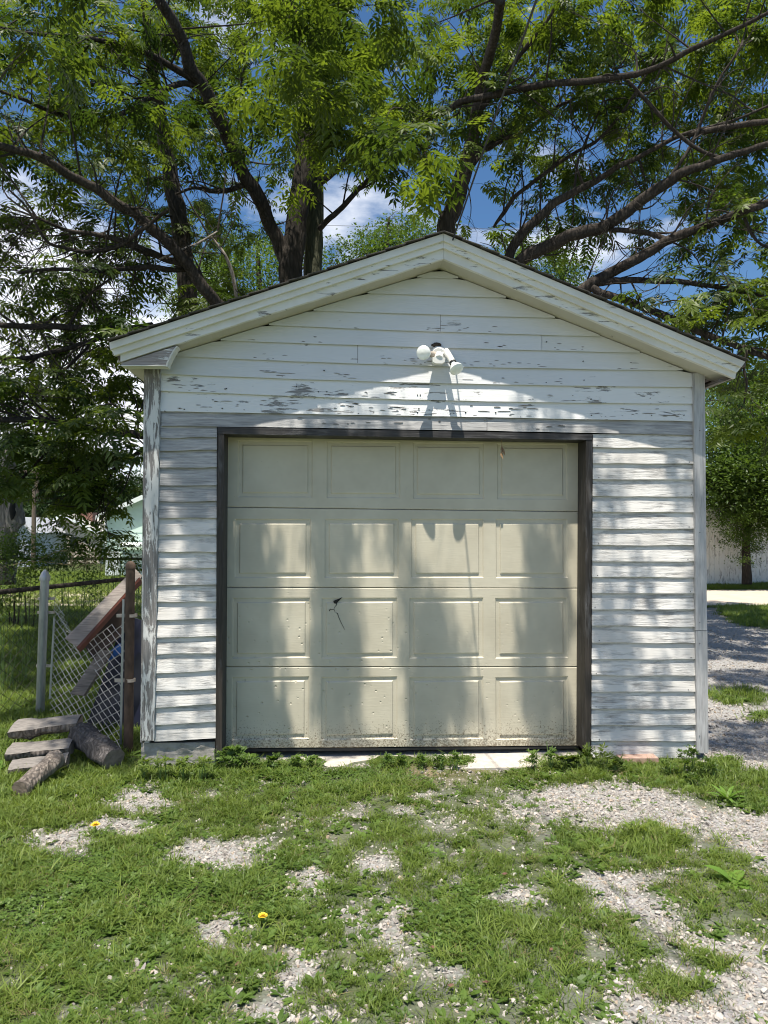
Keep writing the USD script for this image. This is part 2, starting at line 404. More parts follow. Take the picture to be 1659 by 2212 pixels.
look('ground', {'geo': ('geometry', {}), 'g': ('attribute', {'attribute': 'gravel'}), 'd': ('attribute', {'attribute': 'dirt'}),
                'v': ('voronoi_texture', {'scale': 75.0}), 'n': ('noise_texture', {'scale': 5.0, 'detail': 8.0, 'roughness': 0.7}), 'fine': ('noise_texture', {'scale': 70.0, 'detail': 5.0, 'roughness': 0.7}),
                'stone': ('mix', {'fac': 0.35, 'color2': (0.31, 0.278, 0.246)}), 'grey': ('hsv', {'saturation': 0.08, 'value': 0.42}),
                'turf': ('rgb_ramp', {'ramp': [(0.3, (0.030, 0.040, 0.014)), (0.5, (0.055, 0.075, 0.022)), (0.62, (0.085, 0.10, 0.035)), (0.75, (0.12, 0.10, 0.055))]}),
                'earth': ('rgb_ramp', {'ramp': [(0.3, (0.20, 0.14, 0.09)), (0.5, (0.32, 0.24, 0.165)), (0.7, (0.42, 0.33, 0.24))]}),
                'c1': ('mix', {}), 'c2': ('mix', {}), 'bs': ('math', {'math_type': 'add'}), 'b': ('bump', {'distance': 0.012, 'strength': 0.8}), 'p': ('principled_bsdf', {'roughness': 0.95, 'specular_ior_level': 0.15})},
     [('geo.position', 'v.vector'), ('geo.position', 'n.vector'), ('geo.position', 'fine.vector'), ('v.color', 'grey.color'), ('grey.color', 'stone.color1'), ('n.fac', 'turf.fac'), ('fine.fac', 'earth.fac'),
      ('g.fac', 'c1.fac'), ('turf.color', 'c1.color1'), ('stone.color', 'c1.color2'), ('d.fac', 'c2.fac'), ('c1.color', 'c2.color1'), ('earth.color', 'c2.color2'), ('c2.color', 'p.base_color'),
      ('v.distance', 'bs.value1'), ('fine.fac', 'bs.value2'), ('bs.value', 'b.height'), ('b.normal', 'p.normal')], 'p.BSDF')
plain('alley_dirt', (0.50, 0.42, 0.33), 0.95, vary=0.2, scale=2.5, bump=0.02, stretch=(1, 4, 1))
# the steel door: cream enamel with pressed wood grain, hail dents low on the left, mud splashes along the bottom
look('door_enamel', {'geo': ('geometry', {}), 'map': ('mapping', {'scale': (6.0, 6.0, 120.0)}),
                     'g': ('noise_texture', {'scale': 1.0, 'detail': 4.0, 'roughness': 0.55, 'distortion': 1.5}),
                     'v': ('voronoi_texture', {'scale': 19.0, 'randomness': 1.0}), 'vr': ('map_range', {'from_min': 0.0, 'from_max': 0.17, 'to_min': 0.0, 'to_max': 1.0, 'clamp': True}),
                     'area': ('noise_texture', {'scale': 1.7, 'detail': 1.0}), 'ar': ('rgb_ramp', {'ramp': [(0.34, (0, 0, 0)), (0.5, (1, 1, 1))]}),
                     'sep': ('separate_xyz', {}), 'hz': ('map_range', {'from_min': 0.3, 'from_max': 1.3, 'to_min': 1.0, 'to_max': 0.0, 'clamp': True}), 'hx': ('map_range', {'from_min': -0.1, 'from_max': 0.5, 'to_min': 1.0, 'to_max': 0.25, 'clamp': True}),
                     'mx': ('math', {'math_type': 'multiply'}), 'mx2': ('math', {'math_type': 'multiply'}), 'inv': ('math', {'math_type': 'subtract', 'value1': 1.0}), 'dent': ('math', {'math_type': 'multiply'}),
                     'dsc': ('math', {'math_type': 'multiply_add', 'value2': -1.9}), 'gs': ('math', {'math_type': 'multiply', 'value2': 0.16}),
                     'b': ('bump', {'distance': 0.006, 'strength': 0.8}),
                     'spl': ('noise_texture', {'scale': 85.0, 'detail': 3.0, 'roughness': 0.7}), 'sz': ('map_range', {'from_min': 0.0, 'from_max': 0.32, 'to_min': 0.25, 'to_max': -0.06, 'clamp': True}), 'sa': ('math', {'math_type': 'add'}),
                     'sm': ('rgb_ramp', {'ramp': [(0.62, (0, 0, 0)), (0.74, (0.85, 0.85, 0.85))]}),
                     'st': ('noise_texture', {'scale': 3.0, 'detail': 6.0, 'roughness': 0.65}), 'tone': ('rgb_ramp', {'ramp': [(0.3, (0.50, 0.455, 0.35)), (0.6, (0.58, 0.535, 0.42)), (0.8, (0.61, 0.575, 0.465))]}),
                     'c': ('mix', {'color2': (0.20, 0.16, 0.11)}),
                     'p': ('principled_bsdf', {'roughness': 0.5, 'specular_ior_level': 0.4})},
     [('geo.position', 'map.vector'), ('map.vector', 'g.vector'), ('geo.position', 'v.vector'), ('geo.position', 'area.vector'), ('geo.position', 'sep.vector'), ('geo.position', 'spl.vector'), ('geo.position', 'st.vector'),
      ('v.distance', 'vr.value'), ('vr.result', 'inv.value2'), ('area.fac', 'ar.fac'), ('sep.z', 'hz.value'), ('sep.x', 'hx.value'), ('hz.result', 'mx.value1'), ('hx.result', 'mx.value2'),
      ('mx.value', 'mx2.value1'), ('ar.color', 'mx2.value2'), ('inv.value', 'dent.value1'), ('mx2.value', 'dent.value2'), ('g.fac', 'gs.value1'), ('dent.value', 'dsc.value1'), ('gs.value', 'dsc.value3'), ('dsc.value', 'b.height'), ('b.normal', 'p.normal'),
      ('sep.z', 'sz.value'), ('spl.fac', 'sa.value1'), ('sz.result', 'sa.value2'), ('sa.value', 'sm.fac'), ('st.fac', 'tone.fac'), ('sm.color', 'c.fac'), ('tone.color', 'c.color1'), ('c.color', 'p.base_color')], 'p.BSDF')

# ------------------------------------------------------------------ the garage
rng = np.random.default_rng(7)
garage = thing('wooden_garage', 'small white clapboard garage with peeling paint, low gable and cream overhead door', 'garage', WALL_AT)
PEAK_B, LEFT_B, RIGHT_B = (958.0, 559.0), (260.0, 781.5), (1588.0, 818.0)       # lower edge of the rake boards
RAKE_OUT = 0.20
rake_pts = [on_wall(*p, RAKE_OUT) for p in (LEFT_B, PEAK_B, RIGHT_B)]
rake_u = [float((p - WALL_AT) @ WALL_RIGHT) for p in rake_pts]
rake_z = [float(p[2]) for p in rake_pts]


def soffit_z(u):
    return np.interp(u, rake_u, rake_z)


BOARD_LINES = [  # left, middle and right end of every board's lower edge down the gable
    ((346, 560), (960, 568), (1498, 575)),
    ((346, 586), (960, 600.5), (1498, 611)), ((346, 617), (960, 639), (1498, 654)), ((346, 659), (960, 680), (1498, 694)),
    ((346, 690), (960, 717), (1498, 730)), ((346, 730), (960, 751.5), (1498, 764)), ((346, 768), (960, 791), (1498, 800)),
    ((345, 807), (960, 828), (1498, 836)), ((344, 844), (960, 865), (1498, 872)), ((344, 888), (960, 900), (1499, 910)), ((344, 920), (960, 929), (1499, 940))]


def line_y(line, x):
    return np.interp(x, [p[0] for p in line], [p[1] for p in line]) if len(line) < 3 else np.polyval(np.polyfit([p[0] for p in line], [p[1] for p in line], 2), x)


def clapboard(top, bottom, x0, x1, surface, seed, clip=False, lip=0.019, drop=0.5, step=45.0, label=None):
    """One lapped board between two surveyed lines: its face leans out to a thick lower edge that wavers a little."""
    xs = np.linspace(x0, x1, max(3, int((x1 - x0) / step) + 2))
    if clip:
        fine = np.linspace(x0, x1, 1500)
        pb = on_wall(fine, line_y(bottom, fine))
        ok = soffit_z((pb - WALL_AT) @ WALL_RIGHT) > pb[:, 2] + 0.004
        if not ok.any():
            return
        xs = np.linspace(fine[ok][0], fine[ok][-1], max(4, int((fine[ok][-1] - fine[ok][0]) / step) + 2))
    w = (meshkit.noise(np.stack([xs / 42.0, 0 * xs + seed * 3.7, 0 * xs], -1), 3) - 0.5) * 2 * drop
    yb, yt = line_y(bottom, xs) + w, line_y(top, xs) - 1.5
    lipv = lip * (1 + 0.25 * (meshkit.noise(np.stack([xs / 90.0, 0 * xs + seed, 0 * xs], -1), 5) - 0.5))
    fb, ft = on_wall(xs, yb, lipv), on_wall(xs, yt, 0.0025)
    if clip:
        zs = soffit_z((ft - WALL_AT) @ WALL_RIGHT)
        over = ft[:, 2] > zs
        k = np.clip((zs - fb[:, 2]) / (ft[:, 2] - fb[:, 2]), 0.02, 1)
        ft = np.where(over[:, None], fb + (ft - fb) * k[:, None], ft)
    back = WALL_OUT * 0.013
    bb, bt = fb - WALL_OUT * lipv[:, None] * 0.85 + [0, 0, 0.011], ft - back
    bb2 = fb + [0, 0, 0.0012] + WALL_OUT * 0.0003                       # the rounded arris that catches the light
    rows = np.stack([ft, bb2, fb, bb, bt], 1)
    v, f = sweep(rows)
    return part(garage, 'siding_board', (v, f), surface, label=label)


for k in range(10):
    top, bottom = BOARD_LINES[k], BOARD_LINES[k + 1]
    surface = 'gable_board' if k < 7 else 'cracked_board' if k < 9 else 'bare_board'
    cuts = {3: [951], 4: [1170.6], 5: [773], 9: [1052]}.get(k, [])
    ends = [346.5 if k < 9 else 348.5] + cuts + [1497.5]
    for a, b in zip(ends[:-1], ends[1:]):
        clapboard(top, bottom, a + (0.5 if a in cuts else 0), b - (0.5 if b in cuts else 0), surface, k + a / 999.0, clip=k < 7, drop=0.6)
k = 20
LEFT_LINES = [(920, 920.5), (945.5, 945), (973.5, 973), (1010.5, 1010), (1049, 1049), (1084, 1083), (1119.5, 1119), (1156, 1156), (1192, 1191.5), (1228.5, 1227), (1265, 1263), (1301, 1299), (1339, 1336), (1378, 1373), (1414, 1410), (1454, 1448), (1492.5, 1486), (1528, 1520.5), (1566, 1560), (1602, 1595)]
for i in range(len(LEFT_LINES) - 1):
    xa = 346.5 - 13 * (i / 18)
    (a0, a1), (b0, b1) = LEFT_LINES[i], LEFT_LINES[i + 1]
    clapboard(((xa, a0), (468, a1)), ((xa, b0), (468, b1)), xa, 468.5 - 2.5 * i / 18, 'bare_board' if i < 6 else 'flank_board', 30 + i, drop=1.5, lip=0.020, step=14)
RIGHT_LINES = [(939, 940), (966.4, 967.6), (1000.5, 1002.5), (1035, 1035.5), (1072, 1073), (1106, 1107.5), (1142, 1142), (1177.5, 1178), (1212.5, 1213), (1246.5, 1247), (1281.5, 1282), (1316, 1317), (1351, 1354), (1388.5, 1389), (1424.5, 1424), (1458.5, 1460), (1494, 1495), (1531, 1531.5), (1567, 1566), (1600.5, 1601), (1637, 1638)]
for i in range(len(RIGHT_LINES) - 1):
    (a0, a1), (b0, b1) = RIGHT_LINES[i], RIGHT_LINES[i + 1]
    xa, xb = 1281.0 - 3.5 * i / 19, 1498 + 6.5 * i / 19
    clapboard(((xa, a0), (xb, a1)), ((xa, b0), (xb, b1)), xa, xb, 'flank_board', 60 + i, drop=1.0, lip=0.019, step=18)

# sheathing behind the boards (with the door opening), side and back walls
sheath = Bag()
for quad in ([(344, 812), (470, 812), (466, 1612), (334, 1602)], [(1279, 812), (1497, 812), (1504, 1640), (1275, 1625)], [(471, 812), (1278, 812), (1278, 944), (471, 926)]):
    sheath.add(*slab([on_wall(x, y, -0.016) for x, y in quad], 0.09, -WALL_OUT))
gab = [on_wall(*p, -0.016) for p in [(344, 811), (1497, 811)]]
u0, u1 = [(p - WALL_AT) @ WALL_RIGHT for p in gab]
tops = [WALL_AT + WALL_RIGHT * u - WALL_OUT * 0.016 + [0, 0, soffit_z(u) - 0.03] for u in (u1, rake_u[1], u0)]
sheath.add(*slab([gab[0], gab[1]] + tops, 0.09, -WALL_OUT))
part(garage, 'sheathing', sheath.mesh(), 'interior_dark')
DEEP = 5.3
EAVE_Z = float(on_wall(316, 800, 0)[2])
for name, px in (('side_wall', 312), ('side_wall', 1526)):
    foot = on_wall(316 if px < 800 else 1514, 1200, -0.012) * [1, 1, 0]
    out = -1 if px < 800 else 1
    rows = []
    courses = 15
    for z0 in np.linspace(0.03, EAVE_Z, courses):
        rows += [(z0 - 0.001, 0.022), (z0 + 0.001, 0.004)]
    b = Bag()
    pts = np.array([[foot * [1, 1, 0] + [0, 0, z] + WALL_RIGHT * out * o - WALL_OUT * s for s in (0, DEEP)] for z, o in rows])
    b.add(pts.reshape(-1, 3), grid_faces(len(rows), 2))
    b.add(*slab([foot * [1, 1, 0] + [0, 0, 0.02], foot * [1, 1, 0] - WALL_OUT * DEEP + [0, 0, 0.02], foot * [1, 1, 0] - WALL_OUT * DEEP + [0, 0, EAVE_Z + 0.1], foot * [1, 1, 0] + [0, 0, EAVE_Z + 0.1]], 0.03, -WALL_RIGHT * out))
    part(garage, name, b.mesh(), 'flank_board')
bk = [on_wall(316, 1200), on_wall(1514, 1200)]
bk = [p * [1, 1, 0] - WALL_OUT * DEEP for p in bk]
part(garage, 'back_wall', slab([bk[0], bk[1], bk[1] + [0, 0, EAVE_Z], WALL_AT - WALL_OUT * DEEP + WALL_RIGHT * rake_u[1] + [0, 0, rake_z[1] - 0.03], bk[0] + [0, 0, EAVE_Z]], 0.03, WALL_OUT), 'flank_board')

# corner boards
part(garage, 'corner_board', slab([on_wall(*p, 0.036) for p in [(314.5, 795), (346, 795), (333, 1600), (307, 1600)]], 0.045, -WALL_OUT), 'corner_paint')
part(garage, 'corner_board', slab([on_wall(*p, 0.012) for p in [(311, 800), (314.2, 800), (306.7, 1604), (303, 1604)]], 0.10, -WALL_OUT), 'corner_paint')
part(garage, 'corner_board', slab([on_wall(*p, 0.036) for p in [(1498.5, 806), (1522.5, 806), (1527.5, 1361.5), (1503.2, 1361.5)]], 0.05, -WALL_OUT), 'corner_grey')
part(garage, 'corner_board', slab([on_wall(*p, 0.034) for p in [(1503.3, 1362.5), (1528, 1362.5), (1530.5, 1627), (1505.5, 1627)]], 0.05, -WALL_OUT), 'corner_grey')

# rake boards in three layers each side, the soffit behind them
def raked(name, tl, tr, bl, br, out, thick, surface, waver=0.0, n=14, seed=0):
    s = np.linspace(0, 1, n)
    t = np.stack([tl[0] + (tr[0] - tl[0]) * s, tl[1] + (tr[1] - tl[1]) * s], -1)
    b = np.stack([bl[0] + (br[0] - bl[0]) * s, bl[1] + (br[1] - bl[1]) * s], -1)
    b[:, 1] += waver * 2 * (meshkit.fbm(np.stack([s * 25, 0 * s + seed, 0 * s], -1), 3, 4) - 0.5)
    ft, fb = on_wall(t[:, 0], t[:, 1], out), on_wall(b[:, 0], b[:, 1], out)
    rows = np.stack([ft, fb, fb - WALL_OUT * thick, ft - WALL_OUT * thick], 1)
    return part(garage, name, sweep(rows), surface)


raked('drip_board', (236, 739.8), (957.7, 504.3), (238, 754.6), (957.7, 519.6), 0.240, 0.035, 'rake_paint', 0.3)
raked('drip_board', (958.3, 504.3), (1610, 781.5), (958.3, 519.6), (1602, 792.5), 0.240, 0.035, 'rake_paint', 0.3, seed=2)
raked('rake_moulding', (240, 755.6), (957.7, 520.8), (247, 768), (957.7, 535.2), 0.222, 0.03, 'rake_paint', 0.5, seed=3)
raked('rake_moulding', (958.3, 520.8), (1600.5, 794), (958.3, 535.2), (1592, 804), 0.222, 0.03, 'rake_paint', 0.5, seed=4)
raked('rake_board', (260, 765), (957.7, 536), (260, 781.5), (957.7, 559), 0.200, 0.028, 'rake_worn', 1.6, 60, seed=5)
raked('rake_board', (958.3, 536), (1590.5, 805), (958.3, 559), (1588, 818), 0.200, 0.028, 'rake_worn', 1.0, 60, seed=6)
for a, b in ((0, 1), (1, 2)):
    p, q = rake_pts[a], rake_pts[b]
    c = [p - WALL_OUT * 0.03 + [0, 0, .006], q - WALL_OUT * 0.03 + [0, 0, .006], q - WALL_OUT * 0.215 + [0, 0, .006], p - WALL_OUT * 0.215 + [0, 0, .006]]
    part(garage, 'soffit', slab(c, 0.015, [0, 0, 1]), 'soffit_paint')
# roof: sheathing and courses of shingles running away from the viewer
ridge, eave_l, eave_r = on_wall(958, 503.6, 0.236), on_wall(236, 739.0, 0.236), on_wall(1611, 780.8, 0.236)
for e in (eave_l, eave_r):
    back = -WALL_OUT * (DEEP + 0.45)
    part(garage, 'roof_deck', slab([ridge - [0, 0, .012], e - [0, 0, .012], e + back - [0, 0, .012], ridge + back - [0, 0, .012]], 0.022, [0, 0, -1]), 'rafter_wood')
    b = Bag()
    n = 17
    slope = (e - ridge) / n
    for i in range(n):
        p0, p1 = ridge + slope * i, ridge + slope * (i + 1.06)
        c0, c1 = p0 + [0, 0, 0.000], p1 + [0, 0, 0.009]
        nudge = WALL_OUT * (0.024 + 0.008 * rng.random())
        b.add(*slab([c0 + nudge, c1 + nudge, c1 + back, c0 + back], 0.006, [0, 0, 1]))
    part(garage, 'shingle_courses', b.mesh(), 'shingle', kind='stuff')
# eaves along the sides
for px, tip, surf in ((312, eave_l, 'soffit_paint'), (1526, eave_r, 'rafter_wood')):
    foot = on_wall(px, 800, 0) * [1, 1, 0]
    outer = foot + WALL_RIGHT * ((tip - foot) @ WALL_RIGHT) * 0.86
    z = EAVE_Z + 0.004 if px < 800 else float(on_wall(1526, 836, 0)[2])
    far = -WALL_OUT * (DEEP + 0.2)
    near = WALL_OUT * (0.12 if px < 800 else 0.16)
    c = [foot + near, outer + near, outer + far, foot + far]
    zo = 0.02 if px < 800 else 0.035
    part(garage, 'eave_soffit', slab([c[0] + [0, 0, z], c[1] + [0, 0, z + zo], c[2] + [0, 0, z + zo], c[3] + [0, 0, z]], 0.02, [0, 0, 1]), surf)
    part(garage, 'fascia', slab([outer + near + [0, 0, z + zo + 0.021], outer + far + [0, 0, z + zo + 0.021], outer + far + [0, 0, tip[2] - 0.05], outer + near + [0, 0, tip[2] - 0.05]], 0.022, -WALL_RIGHT * np.sign((tip - foot) @ WALL_RIGHT)), 'rafter_wood')
    for s in (0.14, 0.75, 1.4, 2.05, 2.7, 3.35, 4.0, 4.65):
        a = foot - WALL_OUT * (s - 0.25) + [0, 0, np.interp(0, [0, 1], [1, 1]) * (z + 0.12)]
        e2 = outer - WALL_OUT * (s - 0.25) + [0, 0, tip[2] - 0.075]
        part(garage, 'rafter_tail', beam(a, e2, WALL_OUT, 0.04, 0.07), 'rafter_wood')
# boxed cornice return at the left eave
face = [(262, 784.5), (300, 772.3), (340, 759.6), (381, 747.5), (375, 754), (369.5, 763), (364, 774), (360, 783), (358.5, 788)]
part(garage, 'cornice_return', slab([on_wall(x, y, 0.190) for x, y in face + [(262, 788)]], 0.10, -WALL_OUT), 'return_paint')
trim = [(384, 747.5), (378, 754.5), (372.5, 763.5), (367, 774.5), (362.5, 784), (360.8, 791.5)]
inner = [(x - 3.2, y + 0.2) for x, y in trim]
b = Bag()
rows = np.stack([np.stack([on_wall(x, y, 0.196) for x, y in trim]), np.stack([on_wall(x, y, 0.196) for x, y in inner]), np.stack([on_wall(x, y, 0.196) - WALL_OUT * 0.085 for x, y in inner]), np.stack([on_wall(x, y, 0.196) - WALL_OUT * 0.085 for x, y in trim])], 1)
part(garage, 'return_trim', sweep(rows), 'rake_paint')
part(garage, 'return_trim', slab([on_wall(x, y, 0.197) for x, y in [(259, 788.3), (357.4, 788.3), (357.2, 790.5), (262, 790.5)]], 0.09, -WALL_OUT), 'rake_paint')

# nail holes along the lower boards
nails = Bag()
for x, y in [(398, 884), (356, 888), (480, 882), (486, 840), (489, 839), (640, 834), (688, 846), (706, 846), (902, 853), (908, 853), (902, 891), (905, 882), (1006, 891), (1071, 891), (1277, 862), (1405, 860), (1278, 897), (1408, 897), (1478, 897), (1260, 780), (1181, 738), (700, 800), (1262, 821), (1180, 826)] + [(1290 + 5 * math.sin(i * 2.3), y0) for i, y0 in enumerate((962, 1031, 1102, 1173, 1243, 1312, 1384, 1455, 1527, 1597))] + [(1490 + 4 * math.sin(i * 1.7), y0) for i, y0 in enumerate((998, 1068, 1138, 1208, 1278, 1420, 1490))] + [(1512, y0) for y0 in (930, 1150, 1345, 1390, 1590)]:
    out = 0.039 if x > 1500 else 0.0205
    c = on_wall(x, y, out)
    th = np.arange(7) / 7 * 2 * math.pi
    r = 0.0036 if x < 1285 else 0.0026
    nails.add(*slab([c + WALL_RIGHT * r * math.cos(a) * (1.3 + .3 * math.sin(x)) + np.array([0, 0, r * math.sin(a)]) for a in th], 0.008, -WALL_OUT))
part(garage, 'nail_heads', nails.mesh(), 'interior_dark', kind='stuff')

# slivers where the paint has split and lifted along the lower edges of the gable boards
cracks = Bag()
rc = np.random.default_rng(77)
for bi, spans in {3: [(905, 960, 6), (985, 1080, 5)], 4: [(640, 700, 3), (1010, 1100, 5), (1195, 1260, 6)], 5: [(810, 945, 12), (965, 1180, 14), (540, 640, 5), (1330, 1420, 5)], 6: [(560, 620, 8), (700, 770, 5), (1000, 1240, 8)], 7: [(350, 470, 7), (690, 880, 10), (1120, 1260, 6)], 8: [(350, 640, 16), (680, 900, 16), (1010, 1200, 14), (1280, 1490, 14)], 9: [(620, 1250, 14)]}.items():
    for xa, xb, n in spans:
        for _ in range(n):
            x = rc.uniform(xa, xb); L = rc.lognormal(2.3, .6); hgt = rc.uniform(.35, 1.0); up_ = rc.uniform(2.5, 16 if bi < 8 else 28)
            y = line_y(BOARD_LINES[bi + 1], x) - up_
            o = 0.0205 * (1 - up_ / 75)
            slope = rc.normal(.03, .03)
            pts = [(x - L / 2, y - slope * L / 2), (x - L * .15, y - hgt), (x + L * .2, y - hgt * .6), (x + L / 2, y + slope * L / 2), (x + L * .1, y + hgt * .7), (x - L * .25, y + hgt * .5)]
            cracks.add(*slab([on_wall(px_, py_, o) for px_, py_ in pts], 0.006, -WALL_OUT))
part(garage, 'split_paint', cracks.mesh(), 'rafter_wood', kind='stuff')

# door frame
part(garage, 'door_header', slab([on_wall(x, y, 0.024) for x, y in [(469.8, 922), (1280, 938), (1280, 950.5), (469.8, 937)]], 0.175, -WALL_OUT), 'dark_frame')
part(garage, 'door_jamb', slab([on_wall(x, y, 0.021) for x, y in [(469.8, 937.6), (484, 937.9), (479.5, 1624), (465.6, 1624)]], 0.17, -WALL_OUT), 'dark_jamb')
part(garage, 'door_jamb', slab([on_wall(x, y, 0.021) for x, y in [(1266.5, 951), (1280, 951.2), (1275.5, 1622), (1262.5, 1622)]], 0.17, -WALL_OUT), 'dark_jamb')
# overhead door
DOOR = -0.156
rows_px = [((486, 936), (1248, 950)), ((486, 1095.4), (1248, 1105.4)), ((485, 1268.8), (1247, 1271)), ((483.5, 1440.5), (1246.5, 1440.5)), ((482.5, 1617.5), (1246, 1611.5))]
zoom = lambda x, y: (x * .5556 + 422.4, y * .5556 + 883.2)
PANELS = [([(165, 455), (510, 796), (845, 1122), (1172, 1446)], (122, 345)), ([(153, 448), (502, 790), (838, 1120), (1167, 1448)], (428, 657)),
          ([(144, 445), (490, 785), (831, 1120), (1165, 1448)], (735, 968)), ([(141, 441), (489, 785), (831, 1120), (1166, 1450)], (1043, 1283))]
LEFT_D = on_wall(470, 1300, DOOR)
du = lambda p: float((p - WALL_AT) @ WALL_RIGHT)
dpt = lambda u, z, o=0.0: WALL_AT + WALL_RIGHT * u + np.array([0, 0, z]) + WALL_OUT * (DOOR + o)
U0, U1 = du(on_wall(481, 1300, DOOR)) - 0.02, du(on_wall(1249, 1300, DOOR)) + 0.02
for s in range(4):
    (a, b_), (c, d) = rows_px[s], rows_px[s + 1]
    ztl, ztr = on_wall(*a, DOOR)[2] - 0.002, on_wall(*b_, DOOR)[2] - 0.002
    zbl, zbr = on_wall(*c, DOOR)[2] + 0.0022, on_wall(*d, DOOR)[2] + 0.0022
    ue = [du(on_wall(*rows_px[s][0], DOOR)), du(on_wall(*rows_px[s][1], DOOR))]
    ztop = lambda u: np.interp(u, ue, [ztl, ztr]) if U0 <= u else ztl
    zbot = lambda u: np.interp(u, ue, [zbl, zbr])
    cols, (py0, py1) = PANELS[s]
    boxes = []
    for xa, xb in cols:
        p, q = on_wall(*zoom(xa, py0 + (s == 0) * (xa - 165) * 0.012), DOOR), on_wall(*zoom(xb, py1 + (s == 0) * (xa - 165) * 0.008), DOOR)
        boxes.append((du(p), du(q), float(q[2]), float(p[2])))
    sec = Bag()
    zc = [bx[2] for bx in boxes]; zd = [bx[3] for bx in boxes]
    edges = [U0] + [e for bx in boxes for e in (bx[0], bx[1])] + [U1]
    E = 0.004
    for i in range(0, len(edges) - 1):                         # face strips between, above and below the raised panels
        ua, ub = edges[i], edges[i + 1]
        if i % 2 == 0:
            sec.add([dpt(ua, zbot(ua) + E), dpt(ub, zbot(ub) + E), dpt(ub, ztop(ub) - E), dpt(ua, ztop(ua) - E)], [(0, 1, 2, 3)])
        else:
            bx = boxes[i // 2]
            sec.add([dpt(ua, zbot(ua) + E), dpt(ub, zbot(ub) + E), dpt(ub, bx[2]), dpt(ua, bx[2])], [(0, 1, 2, 3)])
            sec.add([dpt(ua, bx[3]), dpt(ub, bx[3]), dpt(ub, ztop(ub) - E), dpt(ua, ztop(ua) - E)], [(0, 1, 2, 3)])
    for zf, sg in ((zbot, 1), (ztop, -1)):                     # rolled edges and the returns into the joint
        r = [dpt(U0, zf(U0) + sg * E), dpt(U1, zf(U1) + sg * E), dpt(U1, zf(U1), -0.004), dpt(U0, zf(U0), -0.004), dpt(U1, zf(U1), -0.03), dpt(U0, zf(U0), -0.03)]
        sec.add(r, [(0, 1, 2, 3), (3, 2, 4, 5)])
    section = part(garage, 'door_section', sec.mesh(), 'door_enamel')
    for u_a, u_b, z_a, z_b in boxes:
        m = Bag()
        rings = []
        for inset, o in ((0, 0), (0.007, -0.008), (0.030, -0.0085), (0.037, -0.0005), (0.0385, 0.0)):
            rings.append([dpt(u_a + inset, z_a + inset, o), dpt(u_b - inset, z_a + inset, o), dpt(u_b - inset, z_b - inset, o), dpt(u_a + inset, z_b - inset, o)])
        P = np.array(rings)
        m.add(P.reshape(-1, 3), grid_faces(len(rings), 4, True))
        m.add(P[-1], [(0, 1, 2, 3)])
        part(section, 'raised_panel', m.mesh(), 'door_enamel')
    if s == 2:                                                   # the torn dent and the crack running from it
        tz = lambda pts: [((x / 12.762 + 700) * .96, (y / 12.762 + 1320) * .96) for x, y in pts]
        tear = Bag()
        tear.add(*slab([on_wall(x, y, DOOR + 0.0022) for x, y in tz([(635, 410), (720, 400), (800, 350), (905, 300), (840, 370), (770, 440), (735, 500), (655, 480)])], 0.0015, -WALL_OUT))
        for pts in ([(735, 500), (725, 535), (690, 570), (665, 630)], [(520, 705), (550, 645), (600, 655), (650, 645), (680, 690), (690, 750)], [(725, 755), (755, 760), (790, 870), (850, 1010), (910, 1130), (965, 1240)]):
            q = tz(pts)
            n = len(q)
            for i in range(n - 1):
                w0, w1 = 0.62 * (1 - i / n) + 0.25, 0.62 * (1 - (i + 1) / n) + 0.15
                (x0, y0), (x1, y1) = q[i], q[i + 1]
                L = math.hypot(x1 - x0, y1 - y0); nx, ny = -(y1 - y0) / L, (x1 - x0) / L
                tear.add(*slab([on_wall(x0 + nx * w0, y0 + ny * w0, DOOR + 0.0022), on_wall(x1 + nx * w1, y1 + ny * w1, DOOR + 0.0022), on_wall(x1 - nx * w1, y1 - ny * w1, DOOR + 0.0022), on_wall(x0 - nx * w0, y0 - ny * w0, DOOR + 0.0022)], 0.0015, -WALL_OUT))
        part(section, 'torn_hole', tear.mesh(), 'interior_dark', label='black jagged tear with a crack running down')
zb = rows_px[4]
part(garage, 'bottom_seal', slab([on_wall(481, 1618, DOOR - .004), on_wall(1250, 1612, DOOR - .004), on_wall(1250, 1617, DOOR - .004), on_wall(481, 1624, DOOR - .004)], 0.03, -WALL_OUT), 'rubber')
part(garage, 'threshold_slab', slab([dpt(U0, 0.0, -0.2) * [1, 1, 0] + [0, 0, .0], dpt(U1, 0, -0.2) * [1, 1, 0] + [0, 0, .0], dpt(U1, 0, 0.27) * [1, 1, 0] + [0, 0, -.012], dpt(U0, 0, 0.27) * [1, 1, 0] + [0, 0, -.012]], 0.12, [0, 0, -1]), 'threshold')
foot = slab([on_wall(x, y, 0.0) for x, y in [(305, 1606), (464, 1603), (464, 1650), (305, 1660)]], 0.2, -WALL_OUT)
m = trimesh.Trimesh(*foot).subdivide_to_size(0.05)
m.vertices += (meshkit.fbm(m.vertices * 14, 3)[:, None] - 0.5) * 0.03 * WALL_OUT
part(garage, 'foundation_block', m, 'concrete')
# the rest of the outer skin at the foot on the right
part(garage, 'sill_plank', slab([on_wall(x, y, 0.01) for x, y in [(1276, 1640), (1505, 1641), (1505, 1652), (1276, 1652)]], 0.1, -WALL_OUT), 'rafter_wood')

# ------------------------------------------------------------------ twin floodlight over the door
lamp_at = on_wall(947, 766, 0.0)
lamp = thing('flood_light', 'white twin-bulb flood light fixture mounted on the gable above the door', 'flood light', lamp_at)


